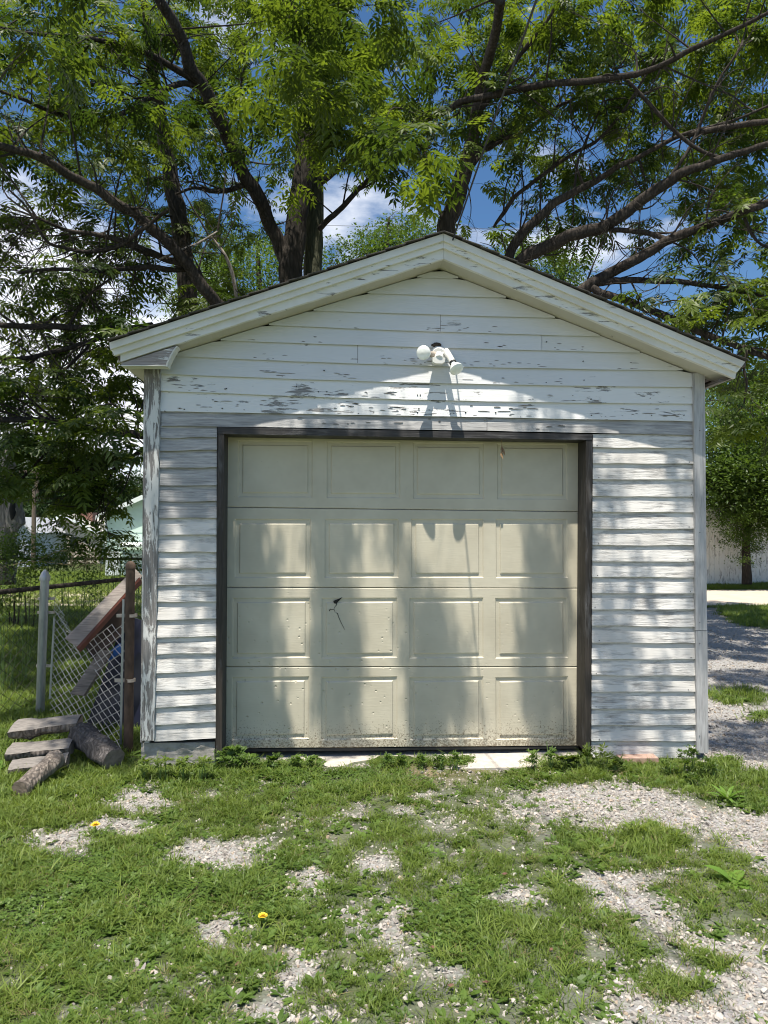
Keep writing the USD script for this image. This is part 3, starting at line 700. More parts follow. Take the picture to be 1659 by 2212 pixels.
def lathe(p0, p1, profile, n=20):
    """Solid of revolution about the line p0-p1; profile: (share of the length, radius) rows."""
    p0, p1 = np.asarray(p0, float), np.asarray(p1, float)
    t = p1 - p0; L = np.linalg.norm(t); t /= L
    a = np.cross(t, [0.3, 0.1, 1]); a /= np.linalg.norm(a)
    b = np.cross(t, a)
    th = np.arange(n) / n * 2 * math.pi
    ring = a * np.cos(th)[:, None] + b * np.sin(th)[:, None]
    return sweep([p0 + t * L * s + ring * max(r, 1e-4) for s, r in profile])


part(lamp, 'base_plate', lathe(on_wall(947, 766, 0.008), on_wall(947, 766, 0.055), [(0, 0.058), (0.35, 0.058), (0.6, 0.05), (0.95, 0.044), (1, 0.0)]), 'lamp_plastic', smooth=40)
part(lamp, 'sensor_head', merge(lathe(on_wall(948, 768, 0.05), on_wall(948, 775, 0.10), [(0, 0.03), (0.8, 0.032), (1, 0.026), (1, 0.0)]), slab([on_wall(x, y, 0.105) for x, y in [(934, 771), (962, 772.5), (961, 782), (955, 785), (941, 784.5), (935, 781)]], 0.05, -WALL_OUT)), 'lamp_plastic', smooth=40)
bulb_profile = [(0, 0.016), (0.18, 0.018), (0.38, 0.026), (0.62, 0.041), (0.80, 0.0475), (0.88, 0.0478), (0.95, 0.040), (0.985, 0.024), (1.0, 0.0)]
part(lamp, 'lamp_holder', lathe(on_wall(941, 767, 0.04), on_wall(926, 764.5, 0.115), [(0, 0.02), (0.3, 0.021), (0.85, 0.019), (1, 0.022), (1, 0)]), 'lamp_rust', smooth=40)
part(lamp, 'bulb', lathe(on_wall(927, 764.5, 0.105), on_wall(912.5, 761.5, 0.215), bulb_profile, 28), 'bulb_glass', smooth=40)
part(lamp, 'lamp_holder', lathe(on_wall(963, 757, 0.055), on_wall(978, 783, 0.13), [(0, 0.0), (0, 0.02), (0.2, 0.022), (1, 0.022), (1, 0)]), 'lamp_plastic', smooth=40)
part(lamp, 'gasket', lathe(on_wall(977.6, 782.4, 0.128), on_wall(978.8, 784.4, 0.134), [(0, 0.024), (1, 0.024), (1, 0)]), 'rubber')
part(lamp, 'bulb', lathe(on_wall(977.5, 783, 0.128), on_wall(988, 800, 0.175), bulb_profile, 28), 'bulb_glass', smooth=40)
part(lamp, 'mounting_arm', tube(smooth_path([on_wall(955, 765, 0.05), on_wall(961, 762, 0.07), on_wall(966, 764, 0.075)], 5), 0.008, 8), 'lamp_plastic', smooth=True)
nest = trimesh.creation.icosphere(3, 1.0)
nest.vertices *= [0.033, 0.02, 0.017]
nest.vertices *= 1 + 0.7 * (meshkit.fbm(nest.vertices * 90, 3)[:, None] - 0.5)
nest.vertices += on_wall(943, 745.5, 0.022)
tag(part(None, 'mud_nest', nest, 'nest'), 'dark crusty mud nest stuck on the siding above the flood light', 'nest')
# a dry leaf caught under the door header
lf = Bag()
c = on_wall(1084, 957, -0.02)
for k, (dx, dz, s) in enumerate([(0, -.01, .06), (.012, -.035, .05), (-.004, -.05, .06)]):
    a = c + [dx, -0.005 * k, dz]
    lf.add([a, a + [s * .22, 0.012, -s * .55], a + [0.2 * s, 0.0, -s * 1.1], a + [-s * .2, -.012, -s * .6]], [(0, 1, 2, 3)])
lf.add(*tube([on_wall(1084, 950, -.02), c + [0, 0, -.02], c + [.006, 0, -.06]], 0.0016, 4))
tag(part(None, 'dry_leaf', lf.mesh(), 'dry_leaf'), 'withered brown leaf dangling under the door header near its right end', 'leaf')

# ------------------------------------------------------------------ ground, alley, gravel, grass
PATCHES = [  # bare gravel in the survey's points: centre, half sizes, strength
    (305, 1722, 62, 36, 1.1), (250, 1788, 70, 22, 1.1), (130, 1822, 70, 30, 1.0), (450, 1852, 95, 36, 1.15), (540, 1838, 50, 26, .9), (680, 1896, 50, 34, .9), (800, 1872, 46, 28, 1.0), (650, 1935, 35, 20, .7),
    (480, 2012, 50, 36, 1.0), (520, 2050, 40, 18, .6), (860, 2010, 55, 60, 1.1), (770, 1990, 60, 35, .65), (880, 2075, 60, 22, .8), (960, 2105, 60, 24, .9), (640, 2095, 45, 40, .7), (590, 2185, 60, 25, .7), (700, 2190, 60, 30, .7),
    (920, 1718, 32, 14, .8), (880, 1752, 25, 10, .6), (700, 1770, 60, 12, .45), (1110, 1752, 40, 25, .6),
    (1130, 1930, 65, 38, 1.0), (1180, 1905, 30, 30, .7), (1080, 1985, 40, 18, .45), (1080, 1855, 25, 12, .3),
    (1250, 1724, 95, 30, 1.2), (1360, 1722, 110, 32, 1.3), (1300, 1775, 110, 34, 1.25), (1450, 1760, 110, 42, 1.25), (1570, 1775, 95, 40, 1.25), (1640, 1800, 70, 60, 1.2), (1660, 1870, 40, 60, 1.1), (1470, 1705, 50, 20, 1.0), (1210, 1765, 50, 24, .9), (1150, 1722, 55, 14, .7),
    (1300, 1905, 90, 28, 1.15), (1440, 1895, 80, 28, 1.0), (1340, 1950, 80, 30, 1.1), (1440, 1980, 70, 36, 1.05), (1500, 2030, 90, 40, 1.1), (1580, 2060, 90, 40, 1.1), (1520, 2110, 130, 36, 1.1), (1640, 2140, 110, 60, 1.2), (1420, 2160, 150, 50, 1.05), (1330, 2195, 150, 40, 1.0), (1550, 2200, 180, 60, 1.25), (1800, 1850, 110, 120, 1.2), (1850, 2100, 160, 100, 1.2), (1240, 2170, 60, 30, .6), (1420, 2085, 60, 22, .8), (1210, 2075, 60, 14, .5), (1290, 2020, 50, 16, .4)]
GREENS = [  # tufts of grass inside the gravel
    (1385, 1820, 85, 34, 1.2), (1560, 1925, 110, 60, .9), (1555, 1990, 70, 45, .9), (1545, 2086, 42, 24, 1.3), (1440, 2140, 50, 26, 1.2), (1480, 2132, 50, 16, 1.1), (1255, 2160, 60, 55, 1.0), (1250, 1840, 110, 50, 1.0), (1130, 1860, 120, 60, .9), (960, 1990, 90, 65, 1.0), (1190, 2010, 110, 55, .7), (1560, 1880, 70, 24, 1.0), (1600, 1725, 90, 30, 1.2), (1520, 1690, 90, 22, 1.0)]
DIRT = [(950, 1672, 100, 18, .8), (880, 1685, 40, 14, .6), (1320, 1790, 25, 8, .3)]


def blobs(rows, x, y, soft=1.0):
    out = np.zeros(np.shape(x))
    for cx, cy, rx, ry, w in rows:
        d = ((x - cx) / rx) ** 2 + ((y - cy) / ry) ** 2
        out = np.maximum(out, w * np.exp(-0.7 * d ** 1.3 * soft))
    return out


def wall_u(p):
    return (p - WALL_AT) @ WALL_RIGHT


def wall_out(p):
    return (p - WALL_AT) @ WALL_OUT


def gravel_at(p):
    """Share of gravel (0..1) at ground points."""
    x, y = seen(p)
    q = np.asarray(p) * [1, 1, 0]
    ragged = meshkit.fbm(q * 5.5, 4, 2) - 0.5
    fine = meshkit.fbm(q * 22.0, 3, 5) - 0.5
    g = blobs(PATCHES, x, y) - 0.85 * blobs(GREENS, x, y) + ragged * 0.9 + fine * 0.8
    near = np.clip((g - 0.02) / 0.95, 0, 1)
    u, o = wall_u(p), wall_out(p)
    right = (u > 2.12 + 0.25 * ragged) & (o < 0.55)              # the drive beside the garage
    lawn = blobs([(1595, 1505, 75, 20, 1.1), (1650, 1545, 60, 16, .8), (1640, 1320, 85, 26, 1.3), (1700, 1330, 120, 30, 1.3), (1560, 1655, 45, 22, 1.2), (1640, 1700, 90, 34, 1.3), (1545, 1695, 40, 30, 1.2), (1625, 1640, 40, 8, .6)], x, y)
    drive = np.clip((0.75 - lawn + ragged * 0.7 + fine * 0.4) / 0.25, 0, 1) * (p[..., 1] < 14.6 + ragged) * (u < 7.5 + p[..., 1] * .3 + ragged)
    near = np.where(right, drive, near)
    left = (u < -1.75) & (o < 0.1)
    far = (p[..., 1] > 5.5) & ~right
    return np.where(left | far, 0, near)


def relief(p):
    q = np.asarray(p, float) * [1, 1, 0]
    close = np.clip((9 - np.abs(q[..., 1])) / 5, 0, 1)
    return ((meshkit.fbm(q * 1.3, 3, 8) - 0.5) * 0.06 + (meshkit.fbm(q * 7, 2, 9) - 0.5) * 0.018) * close - 0.012


def stretch(lo, hi, fine_lo, fine_hi, step, growth=1.35):
    mid = list(np.arange(fine_lo, fine_hi + 1e-6, step))
    s, x = step, fine_hi
    while x < hi:
        s *= growth; x += s; mid.append(min(x, hi))
    s, x = step, fine_lo
    while x > lo:
        s *= growth; x -= s; mid.insert(0, max(x, lo))
    return np.unique(mid)


gx, gy = stretch(-400, 400, -3.6, 4.6, 0.045), stretch(-60, 900, 1.6, 6.2, 0.045)
X, Y = np.meshgrid(gx, gy)
P = np.stack([X, Y, 0 * X], -1)
P[..., 2] = relief(P)
gm = part(None, 'ground', (P.reshape(-1, 3), grid_faces(len(gy), len(gx))), 'ground', smooth=True)
tag(gm, kind='structure')
flat = P.reshape(-1, 3)
grav, dirt = np.maximum(gravel_at(flat), 0.35 * np.clip((seen(flat)[0] - 500) / 420, 0, 1) * (flat[:, 1] < 4.6) * (flat[:, 1] > 0.8) * np.clip(meshkit.fbm(flat * 4, 3, 71) * 2 - .3, 0, 1)), blobs(DIRT, *seen(flat)) * (flat[:, 1] < 5) * np.clip(meshkit.fbm(flat * 9, 3, 12) * 2 - 0.3, 0, 1)
api = UsdGeom.PrimvarsAPI(gm)
for name, val in (('gravel', grav), ('dirt', dirt)):
    api.CreatePrimvar(name, Sdf.ValueTypeNames.FloatArray, 'vertex').Set(Vt.FloatArray.FromNumpy(val.astype(np.float32)))
ax = np.linspace(-40, 60, 160)
ay = np.linspace(0, 1, 9)
A = np.stack([np.repeat(ax[None], 9, 0), 14.9 + 4.0 * ay[:, None] + 0.35 * (meshkit.fbm(np.stack([np.repeat(ax[None], 9, 0), ay[:, None] * 9 + 0 * ax[None], 0 * ax + 0 * ay[:, None]], -1), 3) - .5) * (np.abs(ay[:, None] - .5) * 2), np.zeros((9, 160)) + 0.004], -1)
tag(part(None, 'dirt_alley', (A.reshape(-1, 3), grid_faces(9, 160)), 'alley_dirt'), kind='structure')


def yaw_quat(yaw, tilt=None, roll=None):
    """Quaternions (w, x, y, z): roll about x, then tilt about y, then yaw about z."""
    n = len(yaw)
    tilt = np.zeros(n) if tilt is None else tilt
    roll = np.zeros(n) if roll is None else roll
    cz, sz, cy, sy, cx, sx = np.cos(yaw / 2), np.sin(yaw / 2), np.cos(tilt / 2), np.sin(tilt / 2), np.cos(roll / 2), np.sin(roll / 2)
    return np.stack([cx * cy * cz + sx * sy * sz, sx * cy * cz - cx * sy * sz, cx * sy * cz + sx * cy * sz, cx * cy * sz - sx * sy * cz], -1)


def scatter(path, kinds, surface, pos, which, scale, quat, proto='leaf_spray', surfaces=None):
    """A PointInstancer drawing the prototype meshes at pos."""
    pi = UsdGeom.PointInstancer.Define(stage, path)
    targets = []
    for i, m in enumerate(kinds):
        q = f'{path}/{proto}' + (f'_{i:03d}' if i else '')
        usdkit.mesh(stage, q, m, '/World/Looks/' + (surfaces[i] if surfaces else surface))
        targets.append(Sdf.Path(q))
    pi.CreatePrototypesRel().SetTargets(targets)
    pi.CreateProtoIndicesAttr(Vt.IntArray.FromNumpy(np.asarray(which, np.int32)))
    pi.CreatePositionsAttr(Vt.Vec3fArray.FromNumpy(np.asarray(pos, np.float32)))
    s = np.asarray(scale, np.float32)
    pi.CreateScalesAttr(Vt.Vec3fArray.FromNumpy(np.repeat(s[:, None], 3, 1) if s.ndim == 1 else s))
    pi.CreateOrientationsAttr(Vt.QuathArray([Gf.Quath(float(a), float(b), float(c), float(d)) for a, b, c, d in quat]))
    return pi


def blade(b, base, lean, height, width, bend, rg):
    """A grass blade: three spans, folding over with bend."""
    side = np.array([-lean[1], lean[0], 0.0])
    pts = []
    for t, w in ((0, 1.0), (0.4, 0.9), (0.75, 0.6)):
        c = base + lean * (bend * t * t * height) + np.array([0, 0, 1]) * height * (t - 0.35 * bend * t * t)
        pts += [c - side * width * w / 2, c + side * width * w / 2]
    t = 1.0
    pts.append(base + lean * bend * height + np.array([0, 0, 1]) * height * (1 - 0.35 * bend))
    b.add(pts, [(0, 1, 3), (0, 3, 2), (2, 3, 5), (2, 5, 4), (4, 5, 6)])


def tuft(seed, n=16, spread=0.035, hmin=0.02, hmax=0.055, width=0.0034, bend=(0.3, 1.3)):
    rg = np.random.default_rng(seed)
    b = Bag()
    for _ in range(n):
        a = rg.uniform(0, 2 * math.pi); r = spread * math.sqrt(rg.random())
        th = rg.uniform(0, 2 * math.pi)
        blade(b, np.array([r * math.cos(a), r * math.sin(a), -0.004]), np.array([math.cos(th), math.sin(th), 0]), rg.uniform(hmin, hmax), width * rg.uniform(.7, 1.4), rg.uniform(*bend), rg)
    return b.mesh()


def clover(seed, n=9, spread=0.045):
    rg = np.random.default_rng(seed)
    b = Bag()
    for _ in range(n):
        a = rg.uniform(0, 2 * math.pi); r = spread * math.sqrt(rg.random())
        c = np.array([r * math.cos(a), r * math.sin(a), rg.uniform(0.012, 0.035)])
        s = rg.uniform(0.007, 0.012)
        tilt = rg.normal(0, 0.3, 2)
        t0 = rg.uniform(0, 6.28)
        for k in range(3):
            th = t0 + k * 2.094
            d, e = np.array([math.cos(th), math.sin(th), 0]), np.array([-math.sin(th), math.cos(th), 0])
            pts = [c, c + d * s * .75 + e * s * .55, c + d * s * 1.25, c + d * s * .75 - e * s * .55]
            pts = [p + [0, 0, (p - c)[0] * tilt[0] + (p - c)[1] * tilt[1]] for p in pts]
            pts[2] = pts[2] - [0, 0, s * .15]
            b.add(pts, [(0, 1, 2), (0, 2, 3)])
    return b.mesh()


def broad_weed(seed, n=9, L=0.045, W=0.011, lift=0.5):
    rg = np.random.default_rng(seed)
    b = Bag()
    for _ in range(n):
        th = rg.uniform(0, 6.28)
        d, e = np.array([math.cos(th), math.sin(th), 0]), np.array([-math.sin(th), math.cos(th), 0])
        l, w, up = L * rg.uniform(.6, 1.2), W * rg.uniform(.7, 1.3), rg.uniform(.1, lift)
        z = lambda t: np.array([0, 0, l * (up * t * 1.4 - up * t * t * 0.9)])
        r0 = d * rg.uniform(0, .02)
        pts = [r0, r0 + d * l * .35 + e * w + z(.35), r0 + d * l * .35 - e * w + z(.35), r0 + d * l * .37 + z(.35) - [0, 0, w * .3], r0 + d * l * .7 + e * w * .8 + z(.7), r0 + d * l * .7 - e * w * .8 + z(.7), r0 + d * l + z(1)]
        b.add(pts, [(0, 3, 1), (0, 2, 3), (1, 3, 4), (3, 6, 4), (3, 2, 5), (3, 5, 6)])
    return b.mesh()


def pebble(seed):
    rg = np.random.default_rng(seed)
    p = rg.normal(size=(11, 3)); p /= np.linalg.norm(p, axis=1, keepdims=True)
    p *= [1, rg.uniform(.6, .9), rg.uniform(.4, .65)]
    h = trimesh.convex.convex_hull(p * rg.uniform(.85, 1.1, (11, 1)))
    return np.array(h.vertices), np.array(h.faces)


rng = np.random.default_rng(21)


def inside_garage(p, m=0.0):
    u, o = wall_u(p), wall_out(p)
    return (u > -1.72 - m) & (u < 2.25 + m) & (o < 0.02 + m) & (o > -DEEP - m)


def on_slab(p):
    x, y = seen(p)
    return (wall_out(p) < 0.16) & (wall_out(p) > -0.3) & (((x > 690) & (x < 800)) | ((x > 1020) & (x < 1125)) | ((x > 880) & (x < 900)))


def sample(n, x0, x1, y0, y1):
    p = np.stack([rng.uniform(x0, x1, n), rng.uniform(y0, y1, n), np.zeros(n)], -1)
    p[:, 2] = relief(p)
    return p


def in_view(p, pad=260):
    x, y = seen(p)
    return (x > -pad) & (x < WIDE + pad) & (y < TALL + 200) & (p[:, 1] > 0.5)


# gravel stones
pos = np.vstack([sample(130000, -2.0, 3.8, 1.9, 5.3), sample(52000, 2.0, 7.5, 4.0, 14.5)])
pos = pos[in_view(pos) & ~inside_garage(pos)]
g = gravel_at(pos)
farther = pos[:, 1] > 5.3
pos = pos[rng.random(len(pos)) < np.clip(g * 1.0, 0, 1) * np.where(farther, np.clip(1.5 - pos[:, 1] / 10, 0.25, 1), 1) + (0.05 + 0.17 * np.clip((seen(pos)[0] - 560) / 420, 0, 1)) * (~farther) * np.clip(meshkit.fbm(pos * 6, 3, 41) * 2.4 - .7, 0, 1)]
sz = rng.lognormal(math.log(0.0066), 0.42, len(pos)).clip(0.003, 0.019) * np.where(pos[:, 1] > 5.3, 1.5, 1)
pos[:, 2] += sz * 0.22
gi = scatter('/World/gravel', [pebble(i) for i in range(7)], 'limestone', pos, rng.integers(0, 7, len(pos)), sz, yaw_quat(rng.uniform(0, 6.28, len(pos)), rng.normal(0, .5, len(pos)), rng.normal(0, .5, len(pos))), 'stone')
tag(gi, 'pale crushed limestone gravel showing through the worn grass', 'gravel', kind='stuff')

# grass and weeds close to the eye
kinds = [tuft(i) for i in range(5)] + [tuft(10 + i, 12, 0.03, 0.04, 0.085, 0.004, (0.5, 1.6)) for i in range(3)] + [broad_weed(i) for i in range(3)] + [tuft(30, 9, .03, .02, .06, .003, (.8, 1.8))]
surf = ['lawn_blade'] * 8 + ['clover_leaf'] * 3 + ['straw']
pos = sample(100000, -3.2, 4.0, 1.85, 5.0)
pos = pos[in_view(pos) & ~inside_garage(pos, -0.11) & ~on_slab(pos)]
g, x, y = gravel_at(pos), *seen(pos)
bare = np.clip(blobs(DIRT, x, y) * 1.3, 0, 0.85)
thick = np.clip(0.55 + 1.1 * (meshkit.fbm(pos * 2.2, 3, 31) - 0.5), 0.2, 1)
sparse = 0.36 * np.clip((x - 560) / 420, 0, 1) * np.clip((y - 1680) / 60, 0, 1)
clumped = np.clip(0.5 + 2.6 * (meshkit.fbm(pos * 7.5, 3, 77) - 0.46), 0.12, 1.3)
keep = rng.random(len(pos)) < np.clip((1 - g) ** 1.15 * thick * (1 - bare) * (1 - sparse) * clumped * 1.15, 0.03, 1)
pos, x, y, thick, g = pos[keep], x[keep], y[keep], thick[keep], g[keep]
lush = blobs([(600, 1660, 230, 40, 1.0), (300, 1910, 190, 90, .9), (150, 1740, 140, 60, .9), (800, 1700, 130, 30, .5), (1385, 1820, 85, 30, 1.0), (1290, 1660, 120, 40, 1.0), (40, 1900, 100, 80, .8), (1600, 1725, 90, 30, .8)], x, y)
r = rng.random(len(pos))
weedy = meshkit.fbm(pos * 3.1, 2, 44)
which = np.where(r < 0.72, rng.integers(0, 5, len(pos)), np.where(r < 0.84, rng.integers(5, 8, len(pos)), np.where(r < 0.95, rng.integers(8, 11, len(pos)), 11)))
which = np.where((weedy > 0.56) & (rng.random(len(pos)) < .3), rng.integers(8, 11, len(pos)), which)
sc = rng.uniform(0.6, 1.05, len(pos)) * (0.7 + 0.5 * thick) * (1 + 0.45 * lush) * (1 - 0.3 * g)
gr = scatter('/World/grass', kinds, 'lawn_blade', pos, which, sc, yaw_quat(rng.uniform(0, 6.28, len(pos)), rng.normal(0, .15, len(pos)), rng.normal(0, .15, len(pos))), 'tuft', surf)
tag(gr, 'short patchy grass and weeds in front of the garage', 'grass', kind='stuff')
pos = sample(20000, -2.7, 1.4, 1.9, 5.0)
pos = pos[in_view(pos) & ~inside_garage(pos, -0.11) & ~on_slab(pos)]
x, y = seen(pos)
cl = blobs([(620, 1665, 200, 36, 1.0), (520, 1640, 60, 25, 1.3), (330, 1905, 170, 75, .95), (480, 1925, 160, 50, .6), (760, 1690, 120, 30, .6), (90, 1960, 120, 80, .5), (980, 1995, 60, 60, .8), (1010, 1640, 220, 14, .6)], x, y)
keep = rng.random(len(pos)) < cl * 1.1 * (1 - gravel_at(pos)) * np.clip(meshkit.fbm(pos * 4, 3, 15) * 2.2 - .35, 0, 1)
pos = pos[keep]
co = scatter('/World/clover', [clover(i) for i in range(4)], 'clover_leaf', pos, rng.integers(0, 4, len(pos)), rng.uniform(.6, .95, len(pos)), yaw_quat(rng.uniform(0, 6.28, len(pos))), 'clover_plant')
tag(co, 'low dark green clover spreading before the left half of the door', 'clover', kind='stuff')
# lawn farther off, left of the garage and along the drive
pos = np.vstack([sample(26000, -9, -1.2, 4.2, 12.5), sample(15000, -14, 0.5, 12.5, 27), sample(16000, 1.6, 9, 4.2, 14.8), sample(9000, 3, 14, 18.8, 21)])
pos = pos[in_view(pos, 60) & ~inside_garage(pos, 0.03)]
pos = pos[(rng.random(len(pos)) < (1 - gravel_at(pos)) ** 2) & ~((pos[:, 1] > 14.9) & (pos[:, 1] < 18.9) & (pos[:, 0] > 0))]
sc = rng.uniform(1.0, 1.9, len(pos)) * (1 + np.clip(pos[:, 1] - 6, 0, 14) * 0.07)
lw = scatter('/World/lawn', [tuft(50 + i, 18, 0.05) for i in range(4)] + [broad_weed(20, 12)], 'lawn_blade', pos, rng.integers(0, 5, len(pos)), sc, yaw_quat(rng.uniform(0, 6.28, len(pos))), 'tuft', ['lawn_blade'] * 4 + ['clover_leaf'])
tag(lw, 'mown lawn behind the fences and along the drive', 'lawn', kind='stuff')

# ------------------------------------------------------------------ trees
def leaflet(b, base, d, side, L, W, sag):
    up = np.cross(side, d)
    up = up if up[2] > 0 else -up
    m = base + d * L * .45 - np.array([0, 0, sag * L * .25]) - up * W * .14
    l, r = base + d * L * .4 + side * W / 2 - np.array([0, 0, sag * L * .2]), base + d * L * .4 - side * W / 2 - np.array([0, 0, sag * L * .2])
    t = base + d * L * .95 - np.array([0, 0, sag * L * .75])
    b.add([base, l, r, t, m], [(0, 4, 1), (0, 2, 4), (1, 4, 3), (4, 2, 3)])


def compound_leaf(b, rg, origin, d, L, pairs, ll, droop):
    """Feather-shaped leaf: a drooping stalk with pairs of narrow leaflets and one at the tip."""
    d = np.asarray(d, float) / np.linalg.norm(d)
    side = np.cross(d, [0, 0, 1]); side /= np.linalg.norm(side) + 1e-9
    prev = origin
    for k in range(pairs):
        t = 0.22 + 0.74 * k / (pairs - 1)
        tang = d - np.array([0, 0, 2 * droop * t]); tang /= np.linalg.norm(tang)
        c = origin + d * L * t - np.array([0, 0, droop * L * t * t])
        s = ll * (0.72 + 0.5 * math.sin(math.pi * (0.15 + 0.75 * t))) * rg.uniform(.85, 1.1)
        for sg in (-1, 1):
            dd = side * sg * math.cos(rg.uniform(.35, .65)) + tang * math.sin(rg.uniform(.35, .7)); dd /= np.linalg.norm(dd)
            sd = np.cross(dd, np.cross(tang, side * sg)); sd /= np.linalg.norm(sd) + 1e-9
            leaflet(b, c, dd, sd, s, s * .36, rg.uniform(.15, .75))
        b.add([prev - side * .0016, prev + side * .0016, c], [(0, 1, 2)])
        prev = c
    leaflet(b, prev, tang, side, ll, ll * .36, .4)


def spray(seed, leaves=6, L=0.34, ll=0.105, pairs=5, twig=0.28, droop=(0.25, 0.75)):
    rg = np.random.default_rng(seed)
    b = Bag()
    pts = smooth_path([[0, 0, 0], [twig * .5, rg.normal(0, .02), .02], [twig, rg.normal(0, .03), -.01]], 3)
    b.add(*tube(pts, np.linspace(.004, .002, len(pts)), 3))
    for k in range(leaves):
        t = 0.25 + 0.75 * k / max(1, leaves - 1)
        c = np.array([twig * t, 0, .01])
        a = (1 if k % 2 else -1) * rg.uniform(.35, 1.25) * (1.15 - .5 * t) + rg.normal(0, .15)
        el = rg.uniform(-.15, .5)
        compound_leaf(b, rg, c, [math.cos(a) * math.cos(el), math.sin(a) * math.cos(el), math.sin(el)], L * rg.uniform(.75, 1.15), pairs, ll * rg.uniform(.85, 1.1), rg.uniform(*droop))
    return b.mesh()


def simple_spray(seed, n=26, size=0.07, reach=0.32, wide=0.55):
    """A leafy shoot with plain oval leaves."""
    rg = np.random.default_rng(seed)
    b = Bag()
    for _ in range(n):
        c = np.array([reach * rg.random(), 0, 0]) + rg.normal(0, .09, 3) * [1, 1, .8]
        d = rg.normal(size=3) * [1, 1, .6]; d /= np.linalg.norm(d)
        sd = np.cross(d, [0, 0, 1]) + rg.normal(0, .25, 3); sd -= d * (sd @ d); sd /= np.linalg.norm(sd)
        leaflet(b, c, d, sd, size * rg.uniform(.7, 1.2), size * wide, rg.uniform(0, .5))
    return b.mesh()


def needle_spray(seed, n=90):
    rg = np.random.default_rng(seed)
    b = Bag()
    for _ in range(n):
        c = np.array([rg.uniform(0, .5), 0, 0]) + rg.normal(0, .07, 3)
        d = np.array([1, rg.normal(0, .8), rg.normal(0, .5)]); d /= np.linalg.norm(d)
        s = np.cross(d, rg.normal(size=3)); s /= np.linalg.norm(s)
        L = rg.uniform(.08, .16)
        b.add([c - s * .012, c + s * .012, c + d * L], [(0, 1, 2)])
    return b.mesh()


SPRAYS = [spray(i) for i in range(5)] + [spray(40 + i, 4, 0.38, 0.115, 6) for i in range(2)]
LEAVES = [spray(70 + i, 2, 0.30, 0.09, 6, 0.06) for i in range(3)]
SHOOTS = [simple_spray(i) for i in range(4)]
NEEDLES = [needle_spray(i) for i in range(3)]
rng = np.random.default_rng(5)

PLACED = []
THIN = 0.235
GAPS = [(755, 525, 42, 55, 1), (800, 405, 45, 26, .9), (735, 345, 26, 34, .8), (880, 430, 60, 46, .95), (925, 110, 45, 85, .9), (950, 170, 30, 40, .8), (1340, 560, 62, 50, 1), (1240, 560, 45, 26, .9), (1180, 395, 28, 26, .7), (1270, 340, 30, 22, .7), (1255, 195, 42, 20, .8),
        (1430, 600, 40, 26, .7), (1590, 560, 55, 40, .8), (1380, 690, 50, 26, .9), (1340, 640, 45, 22, .8), (1480, 640, 26, 20, .4), (1600, 690, 45, 34, .7), (1590, 750, 40, 22, .8), (1640, 620, 26, 20, .5), (300, 1000, 16, 44, 1.2), (520, 445, 34, 36, .8), (300, 525, 55, 26, .8), (400, 430, 30, 22, .5), (455, 480, 24, 24, .5), (250, 620, 40, 24, .6), (90, 690, 60, 26, .6), (50, 735, 50, 22, .7),
        (495, 215, 22, 36, .8), (450, 295, 22, 24, .8), (235, 205, 30, 26, .7), (140, 235, 36, 24, .6), (30, 300, 26, 24, .6), (210, 820, 50, 26, .7), (60, 880, 60, 20, .6), (130, 860, 40, 20, .5), (560, 150, 22, 30, .5), (1130, 260, 22, 20, .5), (1440, 240, 30, 20, .6), (1450, 130, 24, 22, .5), (1030, 420, 20, 20, .5), (1620, 330, 24, 20, .4), (270, 840, 24, 20, .5), (20, 640, 26, 20, .5), (180, 900, 30, 18, .5)]


